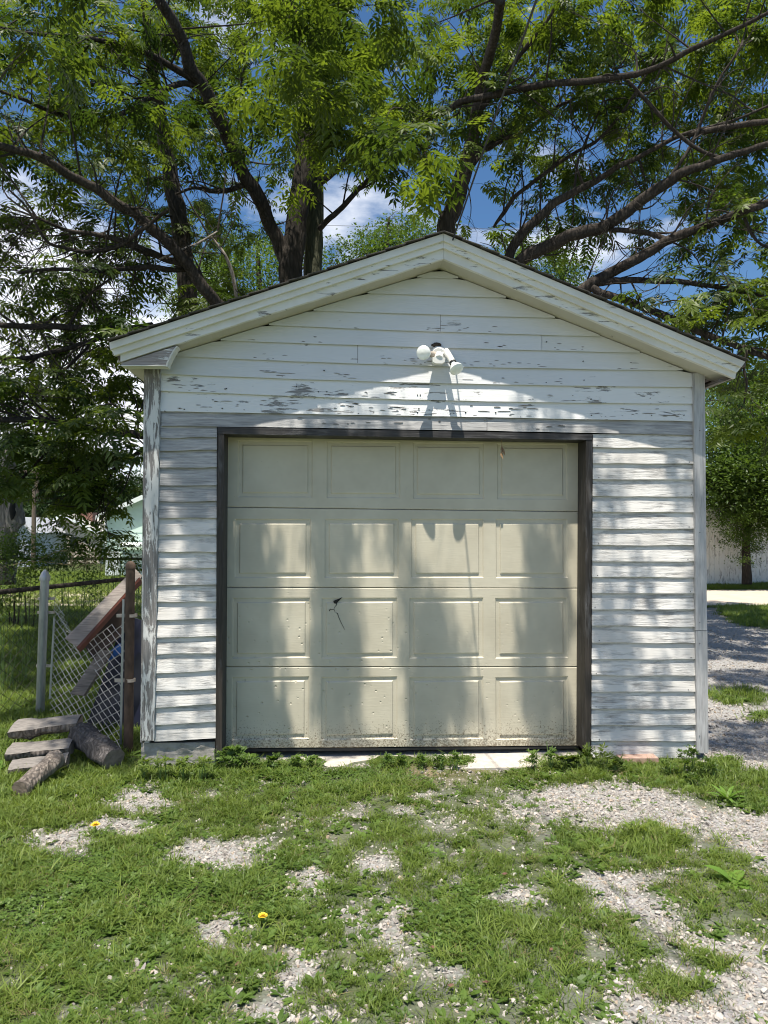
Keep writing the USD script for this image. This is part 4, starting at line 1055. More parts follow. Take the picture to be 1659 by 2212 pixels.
class Tree:
    """A tree thing: limbs drawn as tapered tubes, twigs, and a crown of leafy sprays."""

    def __init__(self, name, label, bark_look, base, group=None):
        self.x = thing(name, label, 'tree', base, group)
        self.path, self.base, self.bark = str(self.x.GetPath()), np.array(base, float), bark_look
        self.nodes, self.twigs, self.pos, self.yaw, self.tilt, self.scale, self.kind = [], Bag(), [], [], [], [], []

    def limb(self, pts, name='limb', sides=9, rough=0.10, n=6, bark_look=None, label=None):
        """pts: rows of surveyed x, y, depth, radius."""
        a = np.array(pts, float)
        return self.limb3(np.column_stack([at(a[:, 0], a[:, 1], a[:, 2]), a[:, 3]]), name, sides, rough, n, bark_look, label)

    def limb3(self, rows, name='limb', sides=9, rough=0.10, n=6, bark_look=None, label=None):
        s = smooth_path(np.asarray(rows, float), n)
        s[:, 3] *= 0.76 if name == 'limb' else 0.84
        for ax_, sd_ in ((0, 61), (1, 62), (2, 63)):
            amp = (0.9 if name == 'limb' else 0.35) * np.minimum(s[:, 3], 0.09)
            s[:, ax_] += (meshkit.fbm(s[:, :3] * 2.6, 3, sd_) - 0.5) * 2 * amp
        if name == 'limb':
            for i in range(4, len(s) - 1, 2):
                if rng.random() < .75:
                    d0 = s[i + 1, :3] - s[i, :3]; d0 /= np.linalg.norm(d0) + 1e-9
                    e_ = d0 * rng.uniform(.2, .9) + rng.normal(0, .6, 3) + [0, 0, .15]
                    L_ = rng.uniform(.35, 1.1)
                    c_ = self.twig(s[i, :3], s[i, :3] + e_ / np.linalg.norm(e_) * L_, min(.016, s[i, 3] * .45), .004, .03, 4, 4)
                    for _ in range(3):
                        j_ = rng.integers(2, len(c_))
                        self.twig(c_[j_], c_[j_] + (e_ / np.linalg.norm(e_) + rng.normal(0, .6, 3)) * L_ * .35, .005, .002, 0, 3, 2)
        part(self.x, name, tube(s[:, :3], np.maximum(s[:, 3], .004), sides, rough, 3, 5.0), bark_look or self.bark, smooth=True, label=label)
        self.nodes.append(s[:, :3])
        return s

    def twig(self, p, q, r0, r1, sag=0.0, sides=4, n=4):
        m = (p + q) / 2 + rng.normal(0, .09, 3) * np.linalg.norm(q - p) + [0, 0, sag]
        c = smooth_path([p, m, q], n)
        self.twigs.add(*tube(c, np.linspace(r0, r1, len(c)), sides))
        return c

    def nearest(self, c):
        allp = np.vstack(self.nodes)
        i = np.argmin(((allp - c) ** 2).sum(1))
        return allp[i]

    def leaf(self, p, yaw, tilt, scale, kind):
        self.pos.append(p); self.yaw.append(yaw); self.tilt.append(tilt); self.scale.append(scale); self.kind.append(kind)

    def clump(self, c, radius, n, scale=1.0, kinds=7, reach=2.6):
        q = self.nearest(c)
        far = np.linalg.norm(q - c)
        if far < reach:
            self.twig(q, c, min(.016, .006 + .004 * far), .004, .05)
        out = c - q if far > .1 else rng.normal(size=3)
        yaw0 = math.atan2(out[1], out[0])
        for k in range(n):
            p = c + np.clip(rng.normal(size=3), -1.7, 1.7) * radius * [.62, .62, .42]
            if k % 2 == 0:
                self.twig(c + (q - c) * rng.uniform(0, .3) * (far < reach), p, .0045, .002, 0, 3, 2)
            d = p - c
            self.leaf(p, math.atan2(d[1], d[0]) + rng.normal(0, .6) if rng.random() < .65 else yaw0 + rng.normal(0, 1.0), rng.normal(.05, .3), scale * rng.uniform(.75, 1.15), rng.integers(0, kinds))

    def fill(self, cx, cy, rx, ry, n, d0, d1, radius=0.42, sprays=9, scale=1.0, kinds=7, gaps=True, reach=2.6):
        thin = THIN if gaps else 1.0
        n = max(1, int(n * thin + .5))
        k = 0
        for _ in range(n * 6):
            if k >= n:
                break
            best = None
            for _c in range(8 if gaps else 1):
                a, r = rng.uniform(0, 2 * math.pi), math.sqrt(rng.random())
                x, y = cx + rx * r * math.cos(a), cy + ry * r * math.sin(a)
                if y < -70:
                    continue
                far_ = min(((x - u) ** 2 + (y - v) ** 2 for u, v in PLACED), default=1e9)
                if best is None or far_ > best[0]:
                    best = (far_, x, y)
            if best is None:
                continue
            x, y = best[1:]
            if gaps and any(rng.random() < 1.35 * w * math.exp(-0.5 * (((x - gx_) / rx_) ** 2 + ((y - gy_) / ry_) ** 2)) for gx_, gy_, rx_, ry_, w in GAPS):
                continue
            if gaps:
                PLACED.append((x, y))
            self.clump(at(x, y, rng.uniform(d0, d1)), radius * rng.uniform(.75, 1.2), max(3, int(sprays * rng.uniform(.6, 1.3))), scale, kinds, reach)
            k += 1

    def done(self, protos, leaf_look, name='crown'):
        if self.twigs.n:
            part(self.x, 'twigs', self.twigs.mesh(), self.bark, kind='stuff')
        if self.pos:
            pi = scatter(f'{self.path}/{name}', protos, leaf_look, np.array(self.pos) - self.base, np.array(self.kind) % len(protos), np.array(self.scale), yaw_quat(np.array(self.yaw), np.array(self.tilt)), 'leaf_spray')
            tag(pi, kind='stuff')
        return self


def ground_shade(tree, rows, s0, s1, kinds=7, scale=.9):
    """High leaves between the sun and the given ground spots (survey points, half sizes, count)."""
    for cx, cy, rx, ry, n in rows:
        for _ in range(n):
            a, r = rng.uniform(0, 6.28), math.sqrt(rng.random())
            p = on_ground(cx + rx * r * math.cos(a), cy + ry * r * math.sin(a)) + SUN / -SUN[1] * rng.uniform(s0, s1)
            tree.leaf(p, rng.uniform(0, 6.28), rng.normal(0, .3), scale * rng.uniform(.7, 1.15), rng.integers(0, kinds))


# -- two-stemmed walnut behind the roof, left of the ridge
t = Tree('walnut_tree', 'tall twin-trunked walnut tree with dark bark behind the garage, left of the ridge', 'bark_dark', on_ground(632, 1340))
D = 12.0
t.limb([(630, 1340, D, .34), (629, 900, D, .28), (628, 610, D, .245), (636, 520, D, .225), (650, 420, D, .20), (658, 320, D, .185), (656, 220, D, .17), (645, 110, D - .3, .15), (622, 0, D - .6, .13), (600, -140, D - 1, .10), (590, -300, D - 1.2, .06)], 'trunk', 12, .14)
t.limb([(676, 1330, D + .4, .26), (677, 900, D + .4, .23), (676, 600, D + .4, .2), (680, 480, D + .4, .185), (684, 370, D + .4, .17), (688, 260, D + .3, .15), (690, 130, D, .13), (696, 0, D, .10), (705, -150, D, .07)], 'trunk', 11, .12, bark_look='bark_mossy', label='greenish second trunk')
L1 = t.limb([(624, 575, D, .17), (596, 515, D - .1, .16), (556, 430, D - .4, .15), (508, 335, D - .8, .145), (474, 262, D - 1.1, .14), (434, 172, D - 1.5, .13), (388, 82, D - 1.9, .11), (340, 0, D - 2.3, .095), (290, -110, D - 2.8, .06)], 'limb', 10, .12)
t.limb([(432, 178, D - 1.5, .075), (372, 142, D - 1.7, .065), (298, 106, D - 2.0, .055), (200, 84, D - 2.3, .045), (110, 76, D - 2.6, .036), (0, 66, D - 3, .028), (-90, 50, D - 3.2, .02)], 'limb', 7)
t.limb([(438, 188, D - 1.4, .06), (392, 182, D - 1.6, .055), (345, 200, D - 1.8, .055), (290, 234, D - 2, .05), (240, 254, D - 2.2, .048), (170, 256, D - 2.4, .042), (100, 238, D - 2.6, .036), (50, 216, D - 2.8, .03), (-30, 186, D - 3, .02)], 'limb', 7)
t.limb([(540, 398, D - .5, .06), (500, 410, D - .6, .055), (462, 413, D - .7, .045), (420, 406, D - 1, .035), (380, 420, D - 1.1, .02)], 'limb', 7)
t.limb([(690, 390, D, .085), (742, 352, D - .2, .08), (800, 318, D - .5, .075), (852, 290, D - .7, .07), (905, 262, D - 1, .065), (960, 240, D - 1.2, .062), (1012, 214, D - 1.4, .07), (1090, 196, D - 1.7, .07), (1180, 182, D - 2, .065), (1262, 174, D - 2.3, .062), (1350, 164, D - 2.7, .055), (1430, 140, D - 3, .048), (1530, 90, D - 3.3, .04), (1640, 38, D - 3.6, .03), (1740, -20, D - 3.8, .02)], 'limb', 8, .12)
t.limb([(690, 498, D + .2, .07), (738, 448, D, .062), (782, 402, D - .2, .056), (830, 356, D - .3, .05), (880, 320, D - .5, .042), (930, 280, D - .6, .03), (990, 246, D - .8, .02)], 'limb', 7)
t.limb([(700, 365, D + .2, .04), (706, 310, D + .2, .035), (716, 250, D, .03), (735, 170, D - .3, .02)], 'limb', 6)
t.limb([(520, 350, D - .5, .035), (545, 300, D - .4, .03), (520, 200, D - .4, .028), (535, 120, D - .6, .02)], 'limb', 6)
t.limb([(590, 20, D - .8, .11), (572, -60, D - 1, .09), (540, -200, D - 1.5, .06)], 'limb', 8)
t.fill(690, 40, 330, 190, 84, D - 1.4, D + 2)
t.fill(720, 170, 150, 160, 46, 8.2, 10.5, .42, 11)
t.fill(715, 90, 130, 120, 22, 6.4, 7.6, .34, 8)
t.fill(560, 260, 130, 190, 30, D + .3, D + 2.5)
t.fill(800, 270, 150, 120, 26, D - 1.5, D + 1)
t.fill(480, 80, 220, 160, 40, D - .8, D + 2)
t.fill(918, 300, 26, 60, 5, 6.6, 7.0, .24, 6)
t.done(SPRAYS, 'walnut_leaf')

# -- leaning trunk right behind the ridge; one long bough reaches forward over the roof
t = Tree('leaning_tree', 'leaning grey-barked tree rising right behind the ridge of the garage roof', 'bark_brown', on_ground(948, 1330))
D = 11.6
t.limb([(948, 1330, D, .26), (955, 900, D, .22), (964, 520, D, .19), (976, 455, D, .178), (998, 385, D - .1, .165), (1014, 330, D - .2, .145), (1028, 262, D - .5, .12), (1042, 180, D - .9, .10), (1066, 90, D - 1.5, .085), (1084, 0, D - 2.1, .075), (1100, -100, D - 2.8, .065)], 'trunk', 11, .14)
bough = t.limb3([list(at(1084, 0, D - 2.1)) + [.07], [1.2, 8.0, 7.9, .06], [.75, 6.2, 8.6, .05], [.3, 4.6, 9.0, .04], [.0, 3.6, 9.3, .03], [-.5, 3.0, 9.7, .02]], 'limb', 7)
bough2 = t.limb3([[.75, 6.2, 8.6, .04], [1.2, 5.0, 8.8, .03], [1.6, 3.9, 9.1, .024], [1.9, 3.3, 9.5, .016]], 'limb', 6)
bough3 = t.limb3([[.5, 5.4, 8.8, .04], [-.5, 4.6, 9.0, .03], [-1.2, 3.8, 9.2, .024], [-1.5, 3.2, 9.6, .016]], 'limb', 6)
t.limb([(1018, 335, D - .2, .075), (1048, 322, D - .1, .065), (1088, 300, D, .05), (1130, 285, D, .04), (1200, 232, D, .036), (1260, 206, D, .03), (1310, 178, D, .02)], 'limb', 7)
t.limb([(1000, 385, D, .075), (1030, 345, D + .1, .06), (1052, 318, D + .2, .05), (1090, 290, D + .2, .034)], 'limb', 7)
t.limb([(1066, 492, D, .03), (1086, 462, D - .1, .045), (1112, 424, D - .2, .045), (1176, 372, D - .4, .042), (1232, 336, D - .6, .038), (1285, 308, D - .8, .034), (1330, 262, D - 1, .03), (1372, 200, D - 1.2, .024), (1420, 120, D - 1.4, .018)], 'limb', 7)
t.limb([(952, 462, D + .1, .045), (938, 412, D + .1, .04), (924, 372, D + .1, .03), (916, 340, D + .1, .02)], 'limb', 6, bark_look='bark_pale')
t.limb([(1030, 250, D - .6, .05), (1080, 180, D - .9, .045), (1130, 110, D - 1.2, .038), (1185, 40, D - 1.5, .03), (1230, -50, D - 1.7, .02)], 'limb', 6)
t.fill(1110, 30, 280, 180, 74, D - 1.8, D + 1.5)
t.fill(1110, 260, 170, 150, 36, D - .6, D + 2)
t.fill(1000, 130, 130, 150, 20, D - 1, D + 1.5)
t.fill(1130, 470, 110, 70, 10, D - .5, D + 1.5, .36, 7)
t.fill(1010, 460, 50, 40, 4, D + 1, D + 2, .3, 6)

# leaves of the forward bough: they hang high over the yard and dapple the front wall
SHADES = [  # where their shade falls on the wall: centre, half sizes, strength, distance out
    (735, 888, 20, 36, 1.0, 0), (787, 872, 14, 40, .8, 0), (690, 900, 20, 22, .8, 0), (1140, 852, 22, 60, 1.0, 0), (1190, 905, 26, 34, 1.0, 0), (1255, 905, 22, 28, .9, 0), (655, 900, 18, 20, .7, 0), (845, 905, 10, 30, .5, 0),
    (430, 1060, 40, 110, 1.2, 0), (440, 1180, 30, 70, .9, 0), (420, 1345, 22, 60, 1.0, 0), (452, 960, 30, 26, 1.0, 0), (430, 1490, 14, 50, .6, 0), (325, 1120, 16, 230, .9, 0), (322, 1450, 14, 130, .8, 0),
    (530, 1240, 42, 110, 1.4, -.15), (520, 1400, 32, 120, 1.4, -.15), (580, 1310, 28, 90, 1.1, -.15), (560, 1500, 70, 90, 1.3, -.15), (510, 1560, 30, 60, 1.2, -.15), (585, 1160, 22, 40, .7, -.15),
    (690, 1190, 34, 66, 1.3, -.15), (750, 1180, 34, 56, 1.2, -.15), (790, 1195, 16, 40, .7, -.15), (715, 1340, 42, 90, 1.4, -.15), (725, 1470, 46, 90, 1.3, -.15), (740, 1560, 38, 50, 1.0, -.15),
    (874, 1240, 13, 50, 1.1, -.15), (895, 1340, 26, 80, 1.3, -.15), (925, 1440, 46, 90, 1.5, -.15), (960, 1400, 40, 70, 1.1, -.15), (945, 1545, 60, 50, 1.2, -.15), (1000, 1500, 26, 60, .8, -.15),
    (1180, 1200, 36, 60, 1.2, -.15), (1175, 1320, 40, 90, 1.3, -.15), (1160, 1440, 40, 90, 1.2, -.15), (1185, 1560, 44, 60, 1.2, -.15), (1215, 1400, 20, 90, .8, -.15),
    (1310, 1010, 20, 50, 1.1, 0), (1314, 1120, 20, 80, 1.1, 0), (1302, 1230, 14, 60, .8, 0), (1325, 1410, 30, 100, 1.2, 0), (1335, 1545, 44, 70, 1.2, 0), (1385, 1310, 20, 60, 1.1, 0), (1400, 1480, 16, 70, .9, 0), (1462, 1015, 30, 44, 1.1, 0), (1440, 1570, 34, 40, 1.0, 0), (1480, 930, 20, 30, 1.0, 0), (1300, 1600, 26, 30, 1.0, 0), (1512, 1000, 12, 200, .8, 0)]
for cx, cy, rx, ry, w, o in SHADES:
    rx, ry = max(5, rx - 11), max(8, ry - 16)
    n = max(2, int(3.5 * w * math.pi * rx * ry / 311 ** 2 / 0.012))
    for _ in range(n):
        a, r = rng.uniform(0, 2 * math.pi), math.sqrt(rng.random())
        p = on_wall(cx + rx * r * math.cos(a), cy + ry * r * math.sin(a), o) + SUN / -SUN[1] * rng.uniform(1.35, 1.95)
        t.leaf(p + [0, 0, .05], rng.uniform(0, 6.28), rng.normal(0, .3), rng.uniform(.30, .48), 7 + rng.integers(0, 3))
        if rng.random() < .10:
            t.twig(t.nearest(p), p, .0035, .0016, .06, 3, 3)
t.done(SPRAYS + LEAVES, 'walnut_leaf')

# -- spreading tree on the right
t = Tree('spreading_tree', 'wide spreading tree whose heavy limbs fan out over the right half of the roof', 'bark_brown', on_ground(1075, 1345))
D = 11.2
t.limb([(1075, 1345, D, .34), (1065, 1000, D, .27), (1062, 800, D, .24), (1068, 700, D, .2), (1090, 610, D, .12)], 'trunk', 11, .14)
t.limb([(1066, 650, D, .13), (1097, 556, D - .1, .105), (1124, 512, D - .2, .098), (1152, 478, D - .3, .092), (1200, 438, D - .4, .085), (1262, 404, D - .6, .07), (1330, 366, D - .8, .055), (1405, 326, D - 1, .045), (1480, 290, D - 1.2, .036), (1580, 260, D - 1.4, .026), (1680, 220, D - 1.6, .02)], 'limb', 9, .14)
t.limb([(1064, 640, D, .14), (1110, 580, D - .1, .13), (1150, 553, D - .2, .128), (1228, 514, D - .5, .125), (1312, 480, D - .8, .12), (1380, 438, D - 1, .11), (1440, 400, D - 1.2, .1), (1500, 366, D - 1.4, .08), (1590, 336, D - 1.6, .065), (1690, 300, D - 1.8, .045), (1780, 270, D - 2, .03)], 'limb', 10, .14)
t.limb([(1074, 760, D, .16), (1170, 672, D - .4, .135), (1258, 626, D - .8, .12), (1298, 606, D - .9, .105), (1356, 568, D - 1.1, .095), (1410, 540, D - 1.2, .09), (1452, 516, D - 1.3, .085), (1510, 496, D - 1.5, .078), (1560, 476, D - 1.7, .074), (1660, 436, D - 2, .066), (1780, 390, D - 2.2, .05)], 'limb', 10, .14)
t.limb([(1318, 494, D - .8, .055), (1352, 497, D - .9, .05), (1402, 504, D - 1, .05), (1446, 520, D - 1.2, .055)], 'limb', 7)
t.limb([(1290, 614, D - .9, .075), (1340, 608, D - 1, .062), (1404, 606, D - 1.1, .056), (1480, 610, D - 1.3, .05), (1560, 622, D - 1.5, .04), (1650, 640, D - 1.7, .03)], 'limb', 7)
t.limb([(1280, 622, D - .9, .08), (1300, 634, D - 1, .072), (1346, 648, D - 1.1, .07), (1392, 662, D - 1.2, .068), (1440, 682, D - 1.4, .066), (1490, 706, D - 1.6, .062), (1560, 734, D - 1.8, .056), (1632, 764, D - 2, .05), (1720, 790, D - 2.2, .04)], 'limb', 8)
t.limb([(1614, 756, D - 2, .026), (1606, 790, D - 2, .024), (1612, 830, D - 2, .02), (1606, 880, D - 2, .014)], 'limb', 5)
t.limb([(1356, 172, D - 1.6, .026), (1388, 206, D - 1.5, .034), (1416, 238, D - 1.5, .036), (1470, 296, D - 1.4, .036), (1520, 330, D - 1.4, .034), (1570, 346, D - 1.5, .03)], 'limb', 6)
t.limb([(1610, 470, D - 1.8, .03), (1624, 506, D - 1.8, .028), (1646, 530, D - 1.8, .024), (1690, 546, D - 1.8, .02)], 'limb', 5)
t.limb([(1659, 262, D - 1.8, .05), (1560, 276, D - 1.5, .055), (1490, 290, D - 1.2, .05)], 'limb', 6)
t.limb([(1240, 412, D - .5, .028), (1252, 340, D - .4, .024), (1290, 250, D - .5, .02), (1330, 150, D - .7, .016)], 'limb', 5)
t.limb([(1440, 400, D - 1.2, .04), (1500, 300, D - 1.3, .034), (1540, 200, D - 1.5, .028), (1600, 100, D - 1.7, .02)], 'limb', 5)
for (a, b_) in (((1318, 500), (1322, 560)), ((1380, 545), (1398, 470)), ((1330, 520), (1366, 560)), ((1318, 478), (1284, 545)), ((1400, 606), (1386, 596))):
    for j in range(4):
        t.twig(at(*a, D - .9), at(b_[0] + rng.normal(0, 8), b_[1] + rng.normal(0, 8), D - .9), .008, .003, -.03, 3, 4)
t.fill(1420, 60, 330, 190, 96, D - 1.2, D + 2)
t.fill(1500, 270, 300, 150, 72, D - .7, D + 2)
t.fill(1300, 300, 170, 150, 28, D - .8, D + 1.8)
t.fill(1590, 470, 160, 110, 34, D - 2, D + .8)
t.fill(1500, 660, 120, 70, 20, D - 2, D - .5, .36, 8)
t.fill(1640, 700, 110, 130, 36, D - 2.6, D - .8, .4, 9)
t.fill(1610, 640, 60, 50, 8, D - 2.4, D - 1.2, .34, 8)
t.fill(1225, 470, 70, 50, 8, D - .5, D + 1, .32, 7)
t.fill(1600, 860, 90, 80, 16, D - 2.6, D - 1, .36, 8)
ground_shade(t, [(1600, 1340, 90, 12, 16), (1590, 1412, 80, 9, 12), (1610, 1466, 90, 14, 20), (1580, 1588, 50, 10, 8), (1640, 1600, 30, 10, 4)], 2.2, 2.8)
t.done(SPRAYS, 'walnut_leaf')

# -- big old tree on the left
t = Tree('shade_tree', 'large shady tree left of the garage with long low branches drooping over the fence', 'bark_dark', on_ground(408, 1345))
D = 12.6
t.limb([(408, 1345, D, .36), (408, 900, D, .26), (405, 660, D, .21), (398, 560, D, .2), (386, 470, D, .185), (372, 400, D, .17), (360, 320, D - .1, .15), (344, 240, D - .3, .13), (328, 150, D - .6, .10), (318, 50, D - .9, .08), (300, -80, D - 1.2, .05)], 'trunk', 11, .14)
D2 = 9.6
t.limb([(560, 790, D2 + 1.5, .13), (500, 690, D2 + .9, .12), (446, 622, D2 + .5, .115), (420, 588, D2 + .4, .11), (386, 552, D2 + .2, .105), (345, 508, D2, .1), (302, 462, D2 - .2, .095), (250, 434, D2 - .4, .088), (190, 398, D2 - .6, .08), (122, 358, D2 - .9, .072), (60, 334, D2 - 1.1, .066), (0, 316, D2 - 1.3, .06), (-100, 280, D2 - 1.6, .045)], 'limb', 9, .14, bark_look='bark_brown')
t.limb([(396, 570, D2 + .3, .07), (352, 553, D2 + .3, .065), (310, 542, D2 + .2, .06), (262, 522, D2 + .1, .052), (215, 508, D2, .045), (150, 500, D2 - .2, .035), (80, 470, D2 - .4, .025)], 'limb', 7, bark_look='bark_brown')
t.limb([(408, 582, D2 + .4, .05), (372, 582, D2 + .3, .05), (330, 578, D2 + .2, .048), (270, 583, D2, .044), (200, 585, D2 - .2, .036), (120, 580, D2 - .4, .028), (40, 590, D2 - .6, .02)], 'limb', 7)
t.limb([(512, 640, D2 + .9, .04), (500, 586, D2 + .8, .036), (484, 548, D2 + .7, .03), (464, 520, D2 + .7, .022), (450, 506, D2 + .6, .012)], 'limb', 6, bark_look='bark_pale', label='pale dead limb')
t.limb([(362, 452, D2 - .4, .024), (330, 478, D2 - .3, .035), (300, 500, D2 - .3, .04), (268, 526, D2 - .2, .04), (230, 540, D2 - .2, .038), (190, 545, D2 - .3, .034), (140, 535, D2 - .4, .03), (100, 520, D2 - .6, .026), (60, 450, D2 - .8, .02), (20, 410, D2 - 1, .016)], 'limb', 6, bark_look='bark_brown')
t.limb([(470, 500, D2 + .6, .014), (430, 524, D2 + .4, .02), (400, 536, D2 + .3, .022), (345, 560, D2 + .2, .02)], 'limb', 5, bark_look='bark_pale')
t.limb([(430, 730, D2 + 1, .08), (300, 716, D2 + .4, .07), (215, 711, D2, .064), (120, 707, D2 - .3, .058), (40, 704, D2 - .5, .05), (-80, 700, D2 - .8, .04)], 'limb', 7)
t.limb([(330, 700, D2 + .4, .05), (248, 716, D2, .05), (190, 740, D2 - .2, .045), (110, 764, D2 - .4, .04), (50, 774, D2 - .6, .036), (-60, 778, D2 - .9, .028)], 'limb', 7)
D3 = 8.6
t.limb([(400, 950, D3 + 1.6, .075), (318, 940, D3 + .6, .07), (262, 934, D3 + .4, .068), (200, 925, D3 + .2, .064), (146, 913, D3, .058), (80, 908, D3 - .2, .05), (0, 905, D3 - .5, .045), (-90, 900, D3 - .7, .035)], 'limb', 7)
t.limb([(390, 940, D3 + 1.5, .04), (316, 966, D3 + .6, .036), (288, 984, D3 + .5, .034), (262, 1000, D3 + .4, .026), (238, 1030, D3 + .3, .02), (215, 1090, D3 + .2, .012)], 'limb', 5)
t.limb([(200, 740, D2 - .2, .028), (140, 800, D2 - .4, .025), (70, 860, D2 - .6, .022), (20, 900, D2 - .8, .016)], 'limb', 5)
t.limb([(190, 925, D3 + .2, .024), (110, 970, D3, .022), (40, 1040, D3 - .2, .018), (-20, 1080, D3 - .3, .012)], 'limb', 5)
t.limb([(150, 700, D2 - .2, .03), (190, 640, D2 - .2, .026), (240, 600, D2 - .2, .018)], 'limb', 5)
for _ in range(60):                                                   # thin bare twigs under the lower limbs
    x, y = rng.uniform(-20, 300), rng.uniform(560, 930)
    p = t.nearest(at(x, y, rng.uniform(8.4, 9.8)))
    q = p + rng.normal(0, .45, 3) + [-.25, 0, .1]
    c = t.twig(p, q, .008, .003, 0, 3, 4)
    for _ in range(3):
        t.twig(c[rng.integers(2, len(c))], q + rng.normal(0, .25, 3), .004, .002, 0, 3, 2)
t.fill(170, 60, 340, 190, 80, D2 - .6, D + 1)
t.fill(200, 270, 280, 140, 64, D2 - .3, D + 1)
t.fill(330, 330, 150, 160, 30, D, D + 2)
t.fill(120, 460, 220, 110, 40, D2 - .5, D2 + 2)
t.fill(330, 600, 160, 70, 26, D2 + .4, D + 1, .36, 9)
t.fill(130, 660, 200, 110, 40, D2 - .6, D2 + 1, .34, 7)
t.fill(180, 780, 170, 80, 44, D2 - 1, D2 + .8, .32, 8)
t.fill(130, 880, 180, 70, 36, D3 - .6, D3 + .8, .3, 7)
t.fill(180, 970, 100, 48, 30, D3 - .2, D3 + .5, .26, 7)
t.fill(196, 1065, 46, 60, 26, D3, D3 + .5, .22, 6, .85)
t.fill(185, 1150, 32, 45, 9, D3, D3 + .3, .2, 6, .85)
t.fill(40, 990, 90, 60, 12, D3 - .5, D3 + .4, .3, 7)
t.fill(500, 540, 90, 70, 14, D, D + 2, .38, 8)
t.fill(110, 40, 260, 100, 10, 5.4, 6.8, .30, 6)
ground_shade(t, [(60, 1360, 130, 26, 34), (180, 1400, 110, 50, 40), (60, 1450, 110, 40, 30), (200, 1500, 80, 60, 34), (240, 1600, 50, 40, 16), (60, 1310, 140, 14, 26), (40, 1560, 60, 30, 8), (-60, 1420, 100, 60, 24), (270, 1440, 40, 120, 26)], 2.1, 2.7)
t.done(SPRAYS, 'shade_leaf')

# -- trees standing farther back
t = Tree('background_tree', 'small leafy tree showing over the left roof slope between the trunks', 'bark_brown', on_ground(560, 1240))
t.limb([(560, 1240, 25, .2), (565, 800, 25, .16), (560, 620, 25, .12), (555, 520, 25, .06)], 'trunk', 8)
t.limb([(562, 700, 25, .08), (500, 600, 25, .06), (460, 530, 25, .03)], 'limb', 6)
t.limb([(562, 680, 25, .08), (640, 590, 25, .05), (690, 560, 25, .03)], 'limb', 6)
t.fill(540, 590, 110, 80, 34, 23, 27, .8, 9, 2.0, 4, False, 1.5)
t.fill(560, 760, 100, 110, 36, 23, 27, .8, 9, 2.2, 4, False, 1.5)
t.fill(450, 640, 80, 50, 14, 23, 27, .8, 9, 2.0, 4, False, 1.5)
t.done(SHOOTS, 'bush_leaf')
t = Tree('background_tree', 'far leafy tree just left of the ridge, below the blue gap in the branches', 'bark_brown', on_ground(830, 1230))
t.limb([(830, 1230, 27, .25), (832, 800, 27, .2), (835, 560, 27, .12), (840, 470, 27, .05)], 'trunk', 8)
t.limb([(833, 650, 27, .1), (880, 560, 27, .06), (910, 520, 27, .03)], 'limb', 6)
t.fill(838, 540, 70, 60, 26, 25.5, 28.5, .7, 9, 2.0, 4, False, 1.5)
t.fill(832, 710, 90, 120, 44, 25, 29, .8, 9, 2.2, 4, False, 1.5)
t.fill(760, 560, 30, 30, 6, 25.5, 28.5, .6, 8, 1.8, 4, False, 1.5)
t.fill(900, 510, 45, 30, 8, 25.5, 28.5, .6, 8, 1.8, 4, False, 1.5)
t.done(SHOOTS, 'bush_leaf')
t = Tree('background_tree', 'round-topped tree peeking over the right roof slope under the spreading limbs', 'bark_brown', on_ground(1215, 1230))
t.limb([(1215, 1230, 27, .25), (1215, 800, 27, .2), (1215, 620, 27, .1), (1220, 550, 27, .05)], 'trunk', 8)
t.limb([(1215, 700, 27, .09), (1170, 610, 27, .05), (1130, 570, 27, .03)], 'limb', 6)
t.fill(1210, 600, 55, 55, 20, 25.5, 28.5, .6, 9, 1.8, 4, False, 1.5)
t.fill(1215, 740, 75, 110, 40, 25, 29, .8, 9, 2.2, 4, False, 1.5)
t.fill(1130, 570, 60, 40, 12, 25.5, 28.5, .6, 8, 1.8, 4, False, 1.5)
t.done(SHOOTS, 'bush_leaf')
t = Tree('alley_tree', 'bright green bushy tree hanging over the white board fence across the alley', 'bark_dark', on_ground(1614, 1262))
A = 19.4
t.limb([(1614, 1262, A, .16), (1612, 1180, A, .13), (1618, 1100, A, .11), (1610, 980, A, .08), (1600, 900, A, .05)], 'trunk', 8)
t.limb([(1616, 1170, A, .05), (1590, 1110, A - .3, .03), (1560, 1060, A - .5, .02)], 'limb', 6, bark_look='bark_pale')
t.limb([(1616, 1130, A, .06), (1650, 1060, A - .2, .04), (1690, 1000, A - .2, .03)], 'limb', 6)
t.fill(1580, 1030, 70, 45, 40, A - .9, A + .2, .5, 11, 1.7, 4, False, 1.5)
t.fill(1650, 1060, 60, 60, 36, A - .8, A + .6, .5, 11, 1.7, 4, False, 1.5)
t.fill(1600, 940, 90, 60, 34, A - .6, A + 1.2, .55, 10, 1.7, 4, False, 1.5)
t.fill(1690, 1000, 60, 110, 20, A - 1, A + 1, .6, 9, 1.5, 4, False, 1.5)
t.fill(1575, 1082, 50, 20, 9, A + .12, A + .5, .26, 8, 1.1, 4, False, 1.5)
t.fill(1602, 1135, 16, 44, 14, A - 1.0, A - .2, .26, 8, 1.1, 4, False, 1.5)
t.fill(1548, 1118, 10, 24, 5, A - 1.1, A - .7, .2, 6, .9, 4, False, 1.5)
t.fill(1572, 1148, 8, 20, 3, A - 1.0, A - .6, .14, 5, .8, 4, False, 1.5)
t.fill(1596, 1205, 8, 22, 3, A - 1.0, A - .7, .12, 4, .8, 4, False, 1.5)
t.fill(1640, 1120, 30, 32, 18, A - .8, A + .4, .3, 8, 1.1, 4, False, 1.5)
t.fill(1690, 1090, 40, 60, 18, A - 1, A + .8, .4, 9, 1.4, 4, False, 1.5)
t.fill(1622, 1190, 10, 40, 8, A - .1, A + .3, .14, 6, .8, 4, False, 1.5)
